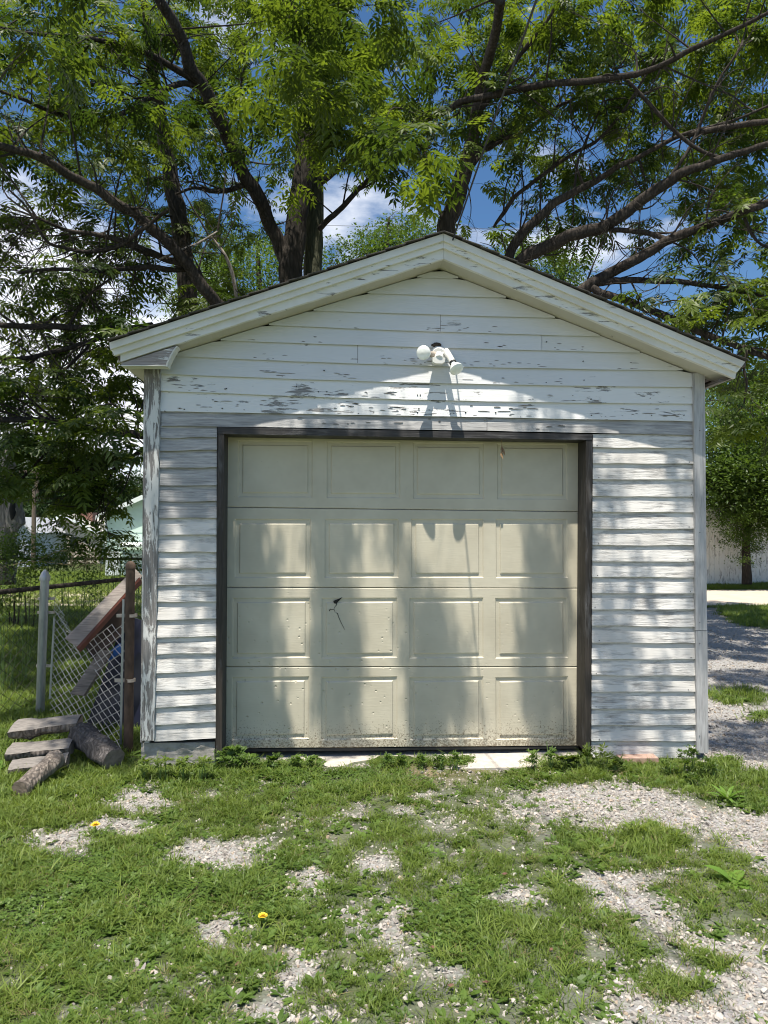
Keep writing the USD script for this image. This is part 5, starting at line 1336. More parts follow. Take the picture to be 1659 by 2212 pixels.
t.done(SHOOTS, 'bush_leaf')
t = Tree('distant_tree', 'tall hazy green tree standing far beyond the white fence at the right edge', 'bark_brown', on_ground(1600, 1215))
t.limb([(1600, 1215, 38, .4), (1605, 1000, 38, .3), (1610, 880, 38, .15)], 'trunk', 8)
t.fill(1610, 900, 110, 90, 50, 36, 40, 1.0, 10, 3.0, 4, False, 1)
t.fill(1690, 850, 90, 120, 30, 36, 40, 1.0, 10, 3.0, 4, False, 1)
t.done(SHOOTS, 'bush_leaf')
for label, x, y0, w, h, dep, base in (('dense dark conifer filling the gap behind the grey shed', 110, 955, 60, 230, 44, 1212), ('feathery conifer between the dead trunk and the drooping branch', 165, 985, 50, 190, 48, 1206), ('light green conifer top showing above the mint green garage', 296, 1032, 60, 160, 46, 1208), ('dark conifer half hidden behind the dead trunk', 28, 930, 60, 250, 46, 1210)):
    t = Tree('conifer', label, 'bark_dark', on_ground(x, base))
    t.limb([(x, base, dep, .35), (x, (base + y0) / 2, dep, .2), (x, y0, dep, .04)], 'trunk', 7)
    for _ in range(260):
        s = rng.random() ** .7
        yy = y0 + s * h
        half = w * (.12 + .88 * s) * rng.uniform(.3, 1)
        a = rng.uniform(0, 6.28)
        p = at(x, yy, dep) + np.array([math.cos(a), math.sin(a), 0]) * half / FOCAL * dep
        t.leaf(p, a + rng.normal(0, .3), rng.normal(.15, .25), rng.uniform(2.2, 3.6), rng.integers(0, 3))
    t.done(NEEDLES, 'needle_leaf')

# ------------------------------------------------------------------ fences and what lies by them
def chain_link(p00, p10, p11, p01, cols, rows, r=0.0016, cut=None, seed=0, sides=3):
    """Woven wire between four corners (foot start, foot end, top end, top start); cut(s, h) tells where the wire is gone, bend shifts it."""
    b = Bag()
    rg = np.random.default_rng(seed)
    p00, p10, p11, p01 = [np.asarray(p, float) for p in (p00, p10, p11, p01)]
    nrm = np.cross(p10 - p00, p01 - p00); nrm /= np.linalg.norm(nrm)

    def put(s, h, o):
        lo, hi = p00 + (p10 - p00) * s, p01 + (p11 - p01) * s
        return lo + (hi - lo) * h + nrm * o
    for k in range(-rows, cols + rows):
        for d in (1, -1):
            run = []
            for j in range(rows * 2 + 1):
                s = (k + d * j / 2.0) / cols
                h = j / (rows * 2.0)
                ok = -0.001 <= s <= 1.001 and (cut is None or h <= cut(s))
                if ok:
                    wob = (meshkit.noise(np.array([s * 5, h * 5, seed + .5])) - .5) * 0.03
                    run.append(put(s, h, wob + 0.002 * (-1) ** j))
                if (not ok or j == rows * 2) and len(run) > 1:
                    b.add(*tube(run, r, sides))
                if not ok:
                    run = []
    return b.mesh()


GP, RP = on_ground(86, 1538), on_ground(277, 1622)                     # feet of the galvanised and the rusty post
g_top, r_top = at(97, 1246, GP[1] - .05), at(282, 1222, RP[1] + .02)
fence = thing('chain_link_fence', 'torn chain link fence panel between a galvanised post and a rusty post beside the garage', 'fence', RP)
part(fence, 'post', tube([GP - [0, 0, .1], (GP + g_top) / 2, g_top], [.036, .036, .036], 12), 'galvanized', smooth=40, label='grey galvanised post with pointed cap')
part(fence, 'post_cap', lathe(g_top - [0, 0, .03], g_top + [0.002, 0, .065], [(0, .043), (.35, .043), (.42, .038), (.75, .026), (.95, .010), (1, 0)], 14), 'galvanized', smooth=50)
part(fence, 'post', tube([RP - [0, 0, .1], (RP + r_top) / 2, r_top], [.034, .033, .032], 12, .05), 'rusty_pipe', smooth=40, label='rusty brown pipe post')
part(fence, 'post_cap', lathe(r_top - [0, 0, .02], r_top + [0, 0, .035], [(0, .036), (.5, .036), (.9, .02), (1, 0)], 12), 'rusty_pipe', smooth=50)
a0, a1 = GP + [.10, -.02, .02], RP + [-.05, .0, .02]
t0, t1 = GP + [.13, -.02, 1.02], RP + [-.03, .0, 1.05]


def torn(s):
    return np.interp(s, [0, .10, .2, .34, .5, .7, 1.0], [.98, .93, .80, .72, .74, .80, .90])


part(fence, 'woven_wire', chain_link(a0, a1, t1, t0, 9, 15, .0024, torn, 3, 4), 'old_wire', kind='stuff')
curl = Bag()
rngf = np.random.default_rng(9)
for k in range(7):
    p = a0 + (a1 - a0) * (.05 + .05 * k) + [0, -.01, .92 - .05 * k]
    q = [p + [0.03 * math.sin(j * 1.9 + k) + .012 * j, -.02 * j / 6, .06 - .035 * j] for j in range(6)]
    curl.add(*tube(smooth_path(q, 3), .0018, 3))
part(fence, 'loose_wires', curl.mesh(), 'old_wire', kind='stuff')
for foot, top, nm in ((a1 + [0.0, -.012, .03], t1 + [-.01, -.012, .03], 'tension_bar'), (a0 + [0, -.012, .1], t0 + [0, -.012, -.2], 'tension_bar')):
    part(fence, nm, beam(foot, top, [1, 0, 0], .016, .005), 'galvanized')
for c, h, r in ((RP, .50, .037), (RP, .96, .037), (GP, .86, .039), (GP, .40, .039), (GP, .98, .039)):
    s = 1 if c is GP else -1
    base = c + (np.array([.012, 0, 0]) * h if c is GP else np.array([.012, .02, 0]) * h)
    part(fence, 'clamp_band', merge(tube([base + [0, 0, h - .011], base + [0, 0, h + .011]], r, 12), box(np.minimum(base + [s * .03, -.02, h - .011], base + [s * .105, .004, h + .011]), np.maximum(base + [s * .03, -.02, h - .011], base + [s * .105, .004, h + .011]))), 'lamp_rust')

# boards and sheets leaning in the gap behind that panel
ZS = lambda x, y: (x * .3009, y * .3009 + 1171.2)
def leaner(name, label, cat, corners, depths, thick, surf, edge=None, group=None):
    pts = np.array([at(*ZS(*c), d) for c, d in zip(corners, depths)])
    n = np.cross(pts[1] - pts[0], pts[3] - pts[0]); n /= np.linalg.norm(n)
    n = n if n[1] > 0 else -n
    x = thing(name, label, cat, pts.mean(0) * [1, 1, 0], group)
    part(x, 'board_face', slab(pts, thick, n), surf)
    if edge:
        e = [pts[edge[0]], pts[edge[1]]]
        down = np.array([.008, 0, -.018])
        part(x, 'painted_edge', slab([e[0] + n * .002, e[1] + n * .002, e[1] + down + n * .002, e[0] + down + n * .002], .05, n), 'red_paint')
    return x


leaner('leaning_plank', 'weathered grey plank with a red painted edge leaning behind the wire', 'plank', [(465, 690), (550, 752), (1000, 250), (900, 255)], [5.35, 5.3, 5.55, 5.6], .035, 'plank_grey', (1, 2))
leaner('leaning_plank', 'brown plank lowest in the pile behind the torn wire, its foot near the logs', 'plank', [(500, 1090), (600, 1100), (800, 780), (720, 770)], [5.45, 5.42, 5.5, 5.55], .03, 'rafter_wood')
leaner('red_board', 'dark red board standing behind the grey plank', 'board', [(600, 740), (680, 860), (900, 640), (900, 380)], [5.6, 5.6, 5.7, 5.7], .02, 'dark_red')
leaner('blue_board', 'blue plastic board wedged behind the wire next to the rusty post', 'board', [(700, 850), (740, 880), (870, 790), (860, 725)], [5.6, 5.6, 5.62, 5.62], .02, 'blue_plastic')
leaner('dark_sheet', 'large dark sheet leaning between the rusty post and the garage wall', 'sheet', [(560, 1480), (1010, 1500), (1012, 560), (900, 520)], [5.72, 5.7, 5.85, 5.85], .02, 'dark_sheet')
leaner('leaning_plank', 'short light board showing behind the top of the rusty post', 'plank', [(965, 280), (985, 300), (1020, 240), (960, 180)], [5.75, 5.75, 5.8, 5.8], .03, 'plank_grey')


def log(name, label, p0, p1, r0, r1, flat=None, bark='log_bark', face='log_face', seed=0):
    """A log or split piece; flat: direction of the split face."""
    p0, p1 = np.asarray(p0, float), np.asarray(p1, float)
    x = thing(name, label, 'firewood', (p0 + p1) / 2 * [1, 1, 0])
    t = (p1 - p0) / np.linalg.norm(p1 - p0)
    up = np.array([0, 0, 1.0]) if flat is None else np.asarray(flat, float)
    up = up - t * (up @ t); up /= np.linalg.norm(up)
    sd = np.cross(t, up)
    n, k = 16, 20
    th = np.linspace(math.pi, 2 * math.pi, k) if flat is not None else np.arange(k) / k * 2 * math.pi
    s = np.linspace(0, 1, n)
    C = p0 + (p1 - p0) * s[:, None]
    ring = sd * np.cos(th)[:, None] + up * np.sin(th)[:, None]
    R = (r0 + (r1 - r0) * s)[:, None] * (1 + .6 * (meshkit.fbm((C[:, None] + ring * .1) * [16, 16, 16] + seed, 3, seed) - .5))
    Q = C[:, None] + ring * R[..., None]
    if flat is None:
        part(x, 'bark', sweep(Q), bark, smooth=50)
    else:
        top = C + (up * 0.0)
        wav = (meshkit.fbm(C * 20 + seed, 3, 4)[:, None] - .5) * .02 * up
        rows = np.concatenate([Q, (Q[:, -1:] * .5 + Q[:, :1] * .5) + wav[:, None]], 1)
        part(x, 'bark', (Q.reshape(-1, 3), grid_faces(n, k)), bark, smooth=50)
        F = np.stack([Q[:, 0], Q[:, 0] * .66 + Q[:, -1] * .34 + wav + up * r0 * .12, Q[:, 0] * .34 + Q[:, -1] * .66 - wav + up * r0 * .1, Q[:, -1]], 1)
        part(x, 'split_face', (F.reshape(-1, 3), grid_faces(n, 4)), face, smooth=30)
    for e, sg in ((0, -1), (n - 1, 1)):
        c = Q[e].mean(0) + t * sg * .004
        v = np.vstack([Q[e] + t * sg * .002, c])
        m = len(v) - 1
        part(x, 'cut_end', (v, [(i, (i + 1) % m, m) for i in range(m)]), 'log_end')
    return x


gl = lambda x, y, dep: at(x, y, dep)
log('split_log', 'grey split log on top of the firewood pile left of the rusty post', gl(28, 1568, 4.95), gl(172, 1552, 5.0), .095, .07, (0.05, -.2, 1), seed=1)
log('split_log', 'second split log under the topmost grey one', gl(18, 1618, 4.8), gl(155, 1604, 4.86), .078, .07, (0.1, -.2, 1), seed=2)
log('split_log', 'flat slab of wood with rough bark lying lowest in the firewood pile', gl(22, 1652, 4.62), gl(146, 1636, 4.7), .06, .06, (0, -.25, 1), seed=3)
log('split_log', 'brown barked log tilted down towards the grass in front of the firewood pile', gl(122, 1640, 4.58), gl(42, 1706, 4.22), .058, .05, None, seed=4)
log('bark_log', 'dark furrowed log lying against the foot of the wire fence', gl(172, 1585, 4.98), gl(246, 1640, 4.72), .088, .075, None, 'log_bark_dark', seed=5)


# fence overgrown with vines running away behind the posts, and the one across the back of the lawn
def wire_fence(name, label, foot, h, post_every, rail_r, rail_look, cols_per_m=9, wire_look='dark_pipe', wr=.002):
    x = thing(name, label, 'fence', foot[0])
    f = np.asarray(foot, float)
    L = np.linalg.norm(f[-1] - f[0])
    part(x, 'top_rail', tube(smooth_path([p + [0, 0, h] for p in f], 8), rail_r, 7, .25 if rail_r > .03 else 0, 2, 9), rail_look, smooth=True)
    n = max(2, int(L / post_every) + 1)
    for k in range(n):
        p = f[0] + (f[-1] - f[0]) * k / (n - 1)
        part(x, 'post', tube([p - [0, 0, .1], p + [0, 0, h + .03]], .028, 8), 'dark_pipe')
    part(x, 'woven_wire', chain_link(f[0] + [0, 0, .03], f[-1] + [0, 0, .03], f[-1] + [0, 0, h - .02], f[0] + [0, 0, h - .02], int(L * cols_per_m), int(h * cols_per_m * 1.3), wr, None, 5), wire_look, kind='stuff')
    return x


f0, f1 = at(-60, 1283, 5.75) * [1, 1, 0], at(330, 1232, 8.1) * [1, 1, 0]
wf = wire_fence('vine_fence', 'low wire fence with a thick dark vine along its rail, running off behind the posts', [f0, f1], 1.05, 2.2, .022, 'bark_brown', 8)
f2, f3 = at(-120, 1209, 11.8) * [1, 1, 0], at(420, 1206, 11.9) * [1, 1, 0]
wire_fence('back_fence', 'straight dark wire fence across the back of the sunny lawn', [f2, f3], 1.10, 2.4, .022, 'dark_pipe', 7, wr=.0025)


def bush(name, label, cat, spots, protos, leaf_look, n, scale, stem=True, base=None):
    """spots: x, y, depth, radius rows of leafy masses."""
    c0 = at(*spots[0][:3])
    x = thing(name, label, cat, c0 * [1, 1, 0] if base is None else base)
    o = ORIGIN[str(x.GetPath())]
    pos, yaw, tilt, sc, kd = [], [], [], [], []
    st = Bag()
    for sx, sy, sd_, r in spots:
        c = at(sx, sy, sd_)
        for _ in range(n):
            d = rng.normal(size=3); d /= np.linalg.norm(d)
            p = c + d * r * rng.random() ** .5 * [1, 1, .8]
            pos.append(p - o); yaw.append(math.atan2(d[1], d[0]) + rng.normal(0, .5)); tilt.append(rng.normal(0, .35) - d[2] * .5); sc.append(scale * rng.uniform(.7, 1.2)); kd.append(rng.integers(0, len(protos)))
        if stem:
            for _ in range(4):
                e = c + rng.normal(0, r * .5, 3)
                g0 = np.array([c[0] + rng.normal(0, r * .25), c[1] + rng.normal(0, r * .2), -.02])
                st.add(*tube(smooth_path([g0, (g0 + e) / 2 + rng.normal(0, r * .12, 3), e], 3), np.linspace(max(.003, r * .03), .002, 7), 4))
    if stem:
        part(x, 'stems', st.mesh(), 'bark_brown' if r > .2 else 'stem_green', kind='stuff')
    tag(scatter(f'{x.GetPath()}/leaves', protos, leaf_look, pos, kd, sc, yaw_quat(np.array(yaw), np.array(tilt)), 'leaf_shoot'), kind='stuff')
    return x


bush('vine_hedge', 'light green vine mounded over the back fence at the left edge', 'hedge', [(-20, 1180, 11.6, .3), (20, 1172, 11.6, .28), (60, 1178, 11.5, .25), (95, 1200, 11.6, .2), (30, 1200, 11.5, .28), (-40, 1210, 11.5, .3)], SHOOTS, 'bush_leaf', 22, .85)
bush('vine_hedge', 'leafy tangle with dry twigs on the back fence beside the mint green garage', 'hedge', [(150, 1200, 11.6, .26), (180, 1185, 11.6, .24), (215, 1195, 11.7, .22), (120, 1212, 11.5, .2), (190, 1240, 11.4, .2)], SHOOTS, 'bush_leaf', 15, .7)
bush('vine_shrub', 'dark creeping vine climbing the fence corner against the garage', 'shrub', [(262, 1175, 9.6, .2), (240, 1205, 9.5, .2), (285, 1200, 9.4, .22), (270, 1230, 9.2, .22), (300, 1225, 9.2, .2), (235, 1180, 9.7, .12)], SHOOTS, 'shade_leaf', 8, .6)
bush('fence_shrub', 'shaded leafy shrub by the back fence, left of the galvanised post', 'shrub', [(25, 1265, 7.2, .18), (55, 1250, 7.4, .14), (10, 1300, 7.0, .16)], SHOOTS, 'shade_leaf', 10, .6)
bx = thing('dry_brush', 'arching dry brown canes sticking out of the tangle on the back fence', 'brush', at(185, 1215, 11.3) * [1, 1, 0])
cb = Bag()
for _ in range(26):
    p = at(rng.uniform(150, 230), rng.uniform(1195, 1235), rng.uniform(11.0, 11.4))
    q = p + [rng.normal(0, .45), rng.normal(0, .1), rng.uniform(-.15, .35)]
    cb.add(*tube(smooth_path([p, (p + q) / 2 + [0, 0, rng.uniform(.02, .18)], q], 4), np.linspace(.009, .003, 9), 3))
part(bx, 'canes', cb.mesh(), 'straw', kind='stuff')

# old broken trunk at the left edge
dt = thing('dead_trunk', 'pale dead tree trunk with a dark hollow burl at the left edge of the picture', 'tree trunk', at(12, 1190, 12.4) * [1, 1, 0])
s = smooth_path(np.column_stack([at(np.array([8, 10, 14, 18, 22, 24.]), np.array([1262, 1180, 1100, 1030, 985, 940.]), 12.4), [.20, .2, .17, .13, .115, .06]]), 5)
part(dt, 'trunk', tube(s[:, :3], s[:, 3], 14, .3, 5, 5.0), 'bark_pale', smooth=True)
bl = trimesh.creation.icosphere(3, 1.0)
bl.vertices *= np.array([.15, .15, .3]) * (1 + .8 * (meshkit.fbm(bl.vertices * 2.4, 4)[:, None] - .5))
bl.vertices += at(32, 1112, 12.3)
part(dt, 'burl', bl, 'bark_pale', smooth=True)
hl = trimesh.creation.icosphere(2, 1.0)
hl.vertices *= np.array([.055, .05, .17]) * (1 + .6 * (meshkit.fbm(hl.vertices * 2, 3)[:, None] - .5))
hl.vertices += at(27, 1100, 12.155)
part(dt, 'hollow', hl, 'interior_dark', smooth=True)

# ------------------------------------------------------------------ buildings beyond the lawn
def gable_house(name, label, x0, x1, eave_y, peak, foot_y, depth, wall, roof, siding=0.0, ridge_to=None, deep=5.0, rake='mint_white', overhang=.25):
    """A small building whose gable end faces the viewer; surveyed outline."""
    g0, g1 = at(x0, foot_y, depth), at(x1, foot_y, depth)
    e0, e1, pk = at(x0, eave_y, depth), at(x1, eave_y, depth), at(*peak, depth)
    g0[2] = g1[2] = -.02
    x = thing(name, label, 'building', g0)
    back = np.array([0, deep, 0.])
    if siding:
        zs = np.arange(0, pk[2] - .05, siding)
        for i, z in enumerate(zs):
            za, zb = z, min(z + siding, pk[2] - .02)
            def ext(zz):
                if zz <= e0[2]:
                    return g0[0], g1[0]
                k = (zz - e0[2]) / (pk[2] - e0[2])
                return g0[0] + (pk[0] - g0[0]) * k, g1[0] + (pk[0] - g1[0]) * k
            (la, ra), (lb, rb) = ext(za), ext(zb)
            part(x, 'siding_board', slab([[la, depth - .02, za], [ra, depth - .02, za], [rb, depth - .004, zb], [lb, depth - .004, zb]], .03, [0, 1, 0]), wall)
    part(x, 'wall', merge(slab([g0 + [0, .03, 0], g1 + [0, .03, 0], e1 + [0, .03, 0], pk + [0, .03, 0], e0 + [0, .03, 0]], deep, [0, 1, 0])), wall)
    for e in (e0, e1):
        out = (e - pk) * (1 + overhang / np.linalg.norm(e - pk))
        q = [pk + [0, -overhang, .03], pk + out + [0, -overhang, .03], pk + out + back + [0, overhang, .03], pk + back + [0, overhang, .03]]
        part(x, 'roof', slab(q, .04, [0, 0, 1]), roof)
        part(x, 'rake_board', slab([pk + [0, -overhang - .02, .075], pk + out + [0, -overhang - .02, .075], pk + out + [0, -overhang - .02, -.09], pk + [0, -overhang - .02, -.09]], .018, [0, 1, 0]), rake)
    return x


mg = gable_house('mint_garage', 'mint green garage with white trim partly hidden behind the corner of the garage', 228, 440, 1112, (345, 1060), 1243, 24.2, 'mint_siding', 'shed_roof', .30, deep=6)
dg = 24.1
part(mg, 'door_canopy', slab([at(262, 1171, dg), at(420, 1171, dg), at(425, 1178, dg - .5), at(256, 1178, dg - .5)], .05, [0, 0, -1]), 'mint_white')
for i in range(5):
    ya, yb = 1196 + i * 9.4, 1196 + (i + 1) * 9.4 - .7
    part(mg, 'door_panel', slab([at(268, ya, dg), at(420, ya, dg), at(420, yb, dg), at(268, yb, dg)], .03, [0, 1, 0]), 'mint_white')
part(mg, 'corner_trim', slab([at(227, 1113, dg - .02), at(231, 1113, dg - .02), at(231, 1243, dg - .02), at(227, 1243, dg - .02)], .03, [0, 1, 0]), 'mint_white')
part(mg, 'side_panel', slab([at(229, 1190, dg), at(259, 1190, dg), at(259, 1243, dg), at(229, 1243, dg)], .02, [0, 1, 0]), 'mint_white')
gable_house('grey_shed', 'small grey clapboard shed behind the dead trunk', 22, 70, 1145, (51, 1120), 1208, 31, 'shed_grey', 'shed_roof', .26, deep=4, rake='shed_roof')
bh = gable_house('beige_house', 'low beige house with a pale roof behind the drooping branch', 74, 215, 1150, (140, 1112), 1206, 34, 'house_beige', 'house_roof', .3, deep=9, rake='mint_white')
part(bh, 'chimney', box(at(192, 1135, 35.5) - [.3, .3, .6], at(192, 1120, 35.5) + [.3, .3, .3]), 'brick_chimney')
part(bh, 'window', slab([at(150, 1160, 33.95), at(166, 1160, 33.95), at(166, 1180, 33.95), at(150, 1180, 33.95)], .02, [0, 1, 0]), 'window_dark')
up = thing('utility_pole', 'slim weathered utility pole between the grey shed and the beige house', 'pole', at(72, 1200, 29) * [1, 1, 0])
p = at(72, 1200, 29) * [1, 1, 0]
part(up, 'pole', tube([p, p + [0, 0, 3.3]], [.10, .08], 8), 'pole_wood')
up = thing('utility_pole', 'far wooden utility pole with a crossarm in the trees above the beige house', 'pole', at(77, 1195, 42) * [1, 1, 0])
p = at(77, 1195, 42) * [1, 1, 0]
part(up, 'pole', tube([p, p + [0, 0, 5.6]], [.16, .12], 8), 'pole_wood')
part(up, 'crossarm', box(p + [-1.0, -.06, 5.0], p + [1.0, .06, 5.14]), 'pole_wood')

# white board fence across the alley
wbf = thing('board_fence', 'tall white board fence with flaking paint across the dirt alley', 'fence', at(1528, 1262, 20) * [1, 1, 0])
xs = np.linspace(1480, 1606, 13)
for i in range(len(xs) - 1):
    xa, xb = xs[i] + .35, xs[i + 1] - .35
    top = 1092 + rng.normal(0, 1.5)
    part(wbf, 'fence_board', slab([at(xa, 1261, 20) * [1, 1, 0] + [0, 0, .02], at(xb, 1261, 20) * [1, 1, 0] + [0, 0, .02], at(xb, top, 20), at(xa, top, 20)], .025, [0, 1, 0]), 'fence_white')
part(wbf, 'rail', box(at(1480, 1200, 20.04), at(1606, 1193, 20.1)), 'fence_white')
part(wbf, 'rail', box(at(1480, 1120, 20.04), at(1606, 1113, 20.1)), 'fence_white')
wbf = thing('board_fence', 'second stretch of white board fence right of the dark trunk at the right edge', 'fence', at(1622, 1262, 20.6) * [1, 1, 0])
xs = np.linspace(1621, 1760, 13)
for i in range(len(xs) - 1):
    xa, xb = xs[i] + .4, xs[i + 1] - .4
    part(wbf, 'fence_board', slab([at(xa, 1259, 20.6) * [1, 1, 0] + [0, 0, .02], at(xb, 1259, 20.6) * [1, 1, 0] + [0, 0, .02], at(xb, 1142 + rng.normal(0, 1.2), 20.6), at(xa, 1142 + rng.normal(0, 1.2), 20.6)], .025, [0, 1, 0]), 'fence_white')
part(wbf, 'rail', box(at(1621, 1205, 20.64), at(1760, 1198, 20.7)), 'fence_white')

# ------------------------------------------------------------------ cables
n_sun = np.cross(on_wall(957, 905, 0) - on_wall(1008, 1450, DOOR), SUN); n_sun /= np.linalg.norm(n_sun)
s0 = on_wall(957, 905, 0)
c0, c1 = [EYE + sight(*q) * (((s0 - EYE) @ n_sun) / (sight(*q) @ n_sun)) for q in ((976, 522), (1155, 10))]
c0 = at(975, 521, 4.68)
def cable(name, label, pts, r=.006, n=10):
    tag(part(None, name, tube(smooth_path(pts, n), r, 5), 'cable_black'), label, 'cable')


cable('service_cable', 'black service cable rising from the ridge of the garage roof towards the viewer', [c0 - [0, 0, .02], c0 + (c1 - c0) * .5 - [0, 0, .004], c1, c1 + (c1 - c0) * 1.5], .0055, 8)
for label, (xa, ya), (xb, yb), da, db, r in (
        ('lowest of the thin power lines behind the left branches, ending at the corner board', (-60, 907), (320, 918), 24, 26, .014),
        ('thick sagging power line behind the left branches under the eave', (-60, 898), (330, 912), 22, 22, .022),
        ('thin power line just above the thick one, left of the eave', (-60, 868), (330, 880), 24, 26, .010),
        ('thin power line high behind the left branches, touching the eave tip', (-60, 846), (330, 852), 24, 26, .010),
        ('short wire slanting down to the mint green garage beside the corner board', (285, 1056), (340, 1075), 22, 24, .012),
        ('thin wire crossing the blue gap right of the ridge', (700, 487), (1760, 506), 30, 30, .010),
        ('thin wire crossing behind the right eave tip', (1480, 768), (1760, 776), 26, 26, .010),
        ('upper of the two wires right of the eave above the bushy tree', (1500, 905), (1760, 912), 26, 26, .012),
        ('lower of the two wires right of the eave above the bushy tree', (1500, 962), (1760, 968), 26, 26, .018)):
    a, b_ = at(xa, ya, da), at(xb, yb, db)
    cable('power_line', label, [a, (a + b_) / 2 - [0, 0, .03], b_], r, 8)

# ------------------------------------------------------------------ weeds, flowers, stray bits
def dandelion(x, y, label, lift=.05, size=.019):
    g = on_ground(x, y); g[2] = relief(g)
    f = thing('dandelion', label, 'flower', g)
    c = g + [0, 0, lift]
    part(f, 'stem', tube([g - [0, 0, .01], g + [.004, 0, lift * .5], c], .0018, 5), 'stem_green')
    b = Bag()
    for ring, (n, L, el) in enumerate(((22, 1.0, .1), (20, .85, .45), (16, .6, .8))):
        for k in range(n):
            a = k / n * 6.283 + ring * .15 + rng.normal(0, .05)
            d = np.array([math.cos(a) * math.cos(el), math.sin(a) * math.cos(el) - .15, math.sin(el)]); d /= np.linalg.norm(d)
            s_ = np.array([-math.sin(a), math.cos(a), 0]) * size * .16
            tip = c + d * size * L * rng.uniform(.85, 1.1)
            b.add([c - s_ * .5, c + s_ * .5, tip + s_, tip - s_], [(0, 1, 2, 3)])
    part(f, 'petals', b.mesh(), 'petal', kind='stuff')
    part(f, 'flower_centre', trimesh.creation.icosphere(1, size * .3).apply_translation(c + [0, 0, size * .35]), 'petal_centre')
    lv = broad_weed(5, 8, .07, .011, .35)
    part(f, 'leaves', (lv[0] + g, lv[1]), 'clover_leaf', kind='stuff')


dandelion(568, 1997, 'yellow dandelion in the open grass near the lower middle')
dandelion(206, 1794, 'orange yellow dandelion on the gravel strip at the left', .045, .023)


def big_leaves(x, y, label, specs, name='dock_weed', z=None):
    g = on_ground(x, y); g[2] = relief(g) if z is None else z
    f = thing(name, label, 'plant', g)
    for az, el, L, W in specs:
        d = np.array([math.cos(az) * math.cos(el), math.sin(az) * math.cos(el), math.sin(el)])
        sd = np.cross(d, [0, 0, 1]); sd /= np.linalg.norm(sd)
        up = np.cross(sd, d)
        rows = []
        for t in np.linspace(0, 1, 9):
            w = W * math.sin(math.pi * min(1, .06 + t * .94)) ** .75 * (1 - .25 * t) * (1 + .07 * math.sin(t * 21 + az))
            c = g + d * L * t - np.array([0, 0, 1]) * L * .45 * t * t * math.cos(el)
            rows.append([c - sd * w + up * w * .35, c - sd * w * .5 + up * w * .08, c, c + sd * w * .5 + up * w * .08, c + sd * w + up * w * .35])
        part(f, 'leaf', (np.array(rows).reshape(-1, 3), grid_faces(9, 5)), 'dock_leaf', smooth=True)


big_leaves(1585, 1900, 'broad bright green dock weed on the gravel at the right', [(2.75, .75, .17, .030), (2.4, .35, .14, .028), (.75, .55, .14, .027), (-.1, .25, .13, .032), (-.9, .2, .12, .03), (3.5, .2, .12, .028), (1.6, .6, .11, .025), (-2.2, .2, .1, .026)])
big_leaves(-6, 1668, 'large pale green leaf poking in at the left edge', [(1.4, 1.1, .10, .03), (.4, .9, .08, .026), (2.6, .8, .09, .028)])
big_leaves(1570, 1722, 'spiky green weed at the edge of the gravel right of the corner', [(k * .75, .75 + .2 * math.sin(k * 3), .15, .014) for k in range(9)])
W0 = on_wall(0, 1600)
bush('door_weed', 'leafy green weed clump at the foot of the left door jamb', 'weed', [(500, 1624, 4.72, .05), (482, 1638, 4.7, .06), (520, 1636, 4.7, .06), (550, 1642, 4.7, .05), (590, 1644, 4.7, .05)], [clover(60, 14, .05), broad_weed(61, 12, .06, .014, .9)], 'clover_leaf', 13, .62)
bush('door_weed', 'dark shaded weed clump hiding the foot of the right door jamb', 'weed', [(1270, 1630, 4.72, .06), (1300, 1634, 4.72, .07), (1245, 1642, 4.7, .05), (1330, 1645, 4.66, .05), (1215, 1640, 4.72, .05)], [clover(62, 14, .05), broad_weed(63, 12, .06, .012, .9)], 'shade_leaf', 15, .55)
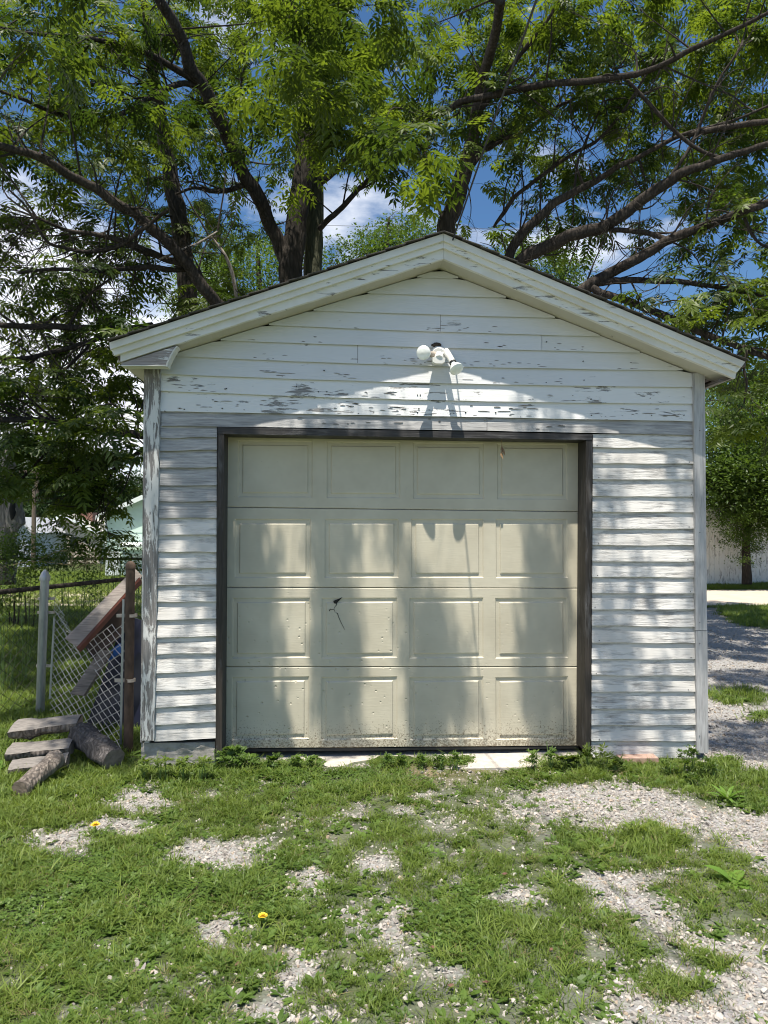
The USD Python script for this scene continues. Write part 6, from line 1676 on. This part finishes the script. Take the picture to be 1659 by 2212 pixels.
bush('corner_weed', 'ragged weeds with pale seed heads at the right corner of the garage', 'weed', [(1450, 1655, 4.62, .06), (1480, 1640, 4.64, .06), (1515, 1652, 4.62, .06), (1498, 1622, 4.7, .04), (1540, 1658, 4.6, .05), (1500, 1680, 4.45, .05)], [broad_weed(64, 14, .05, .012, 1.2), broad_weed(65, 10, .04, .010, 1.2)], 'bush_leaf', 11, .55)
bush('foundation_weed', 'low weeds growing against the foundation block at the left corner', 'weed', [(400, 1645, 4.5, .05), (350, 1650, 4.5, .05), (310, 1650, 4.5, .05), (440, 1648, 4.5, .04)], [broad_weed(66, 14, .05, .010, .9), tuft(67, 12, .03, .05, .09)], 'lawn_blade', 12, .7)
bush('threshold_weed', 'strip of small weeds along the threshold in the middle of the door', 'weed', [(840, 1640, 4.72, .04), (870, 1642, 4.72, .04), (910, 1638, 4.74, .045), (950, 1638, 4.74, .045), (985, 1638, 4.74, .04), (1150, 1636, 4.74, .05), (1190, 1630, 4.74, .05), (640, 1642, 4.72, .04), (670, 1642, 4.72, .035)], [broad_weed(68, 14, .035, .008, .9)], 'clover_leaf', 14, .6)
br = box(on_wall(1340, 1650, .10) * [1, 1, 0] + [0, 0, -.03], on_wall(1340, 1650, .10) * [1, 1, 0] + [.26, .10, .03])
tag(part(None, 'paving_brick', br, 'brick_red'), 'worn reddish brick lying under the siding near the right corner', 'brick')
b = Bag()
for x, y in ((515, 2090), (1207, 2075), (1190, 2058), (935, 2045), (1050, 2128), (975, 2135), (1090, 1895)):
    g = on_ground(x, y); g[2] = relief(g) + .02
    a = rng.uniform(0, 6.28); d, e = np.array([math.cos(a), math.sin(a), .1]) * .016, np.array([-math.sin(a), math.cos(a), .2]) * .009
    tag(part(None, 'fallen_leaf', ([g - d, g + e, g + d, g - e, g + [0, 0, .006]], [(0, 1, 4), (1, 2, 4), (2, 3, 4), (3, 0, 4)]), 'red_leaf'), {515: 'small reddish dead leaf in the thin grass at the lower middle', 1207: 'curled rust brown leaf on the gravel, right of its smaller neighbour', 1190: 'tiny rust brown leaf above the curled one on the gravel', 935: 'brown dead leaf on the clover patch at the lower middle', 1050: 'dark red leaf lying low near the bottom right of centre', 975: 'dark red leaf left of its twin near the bottom edge', 1090: 'brown leaf by the gravel spot right of the middle'}[x], 'leaf')
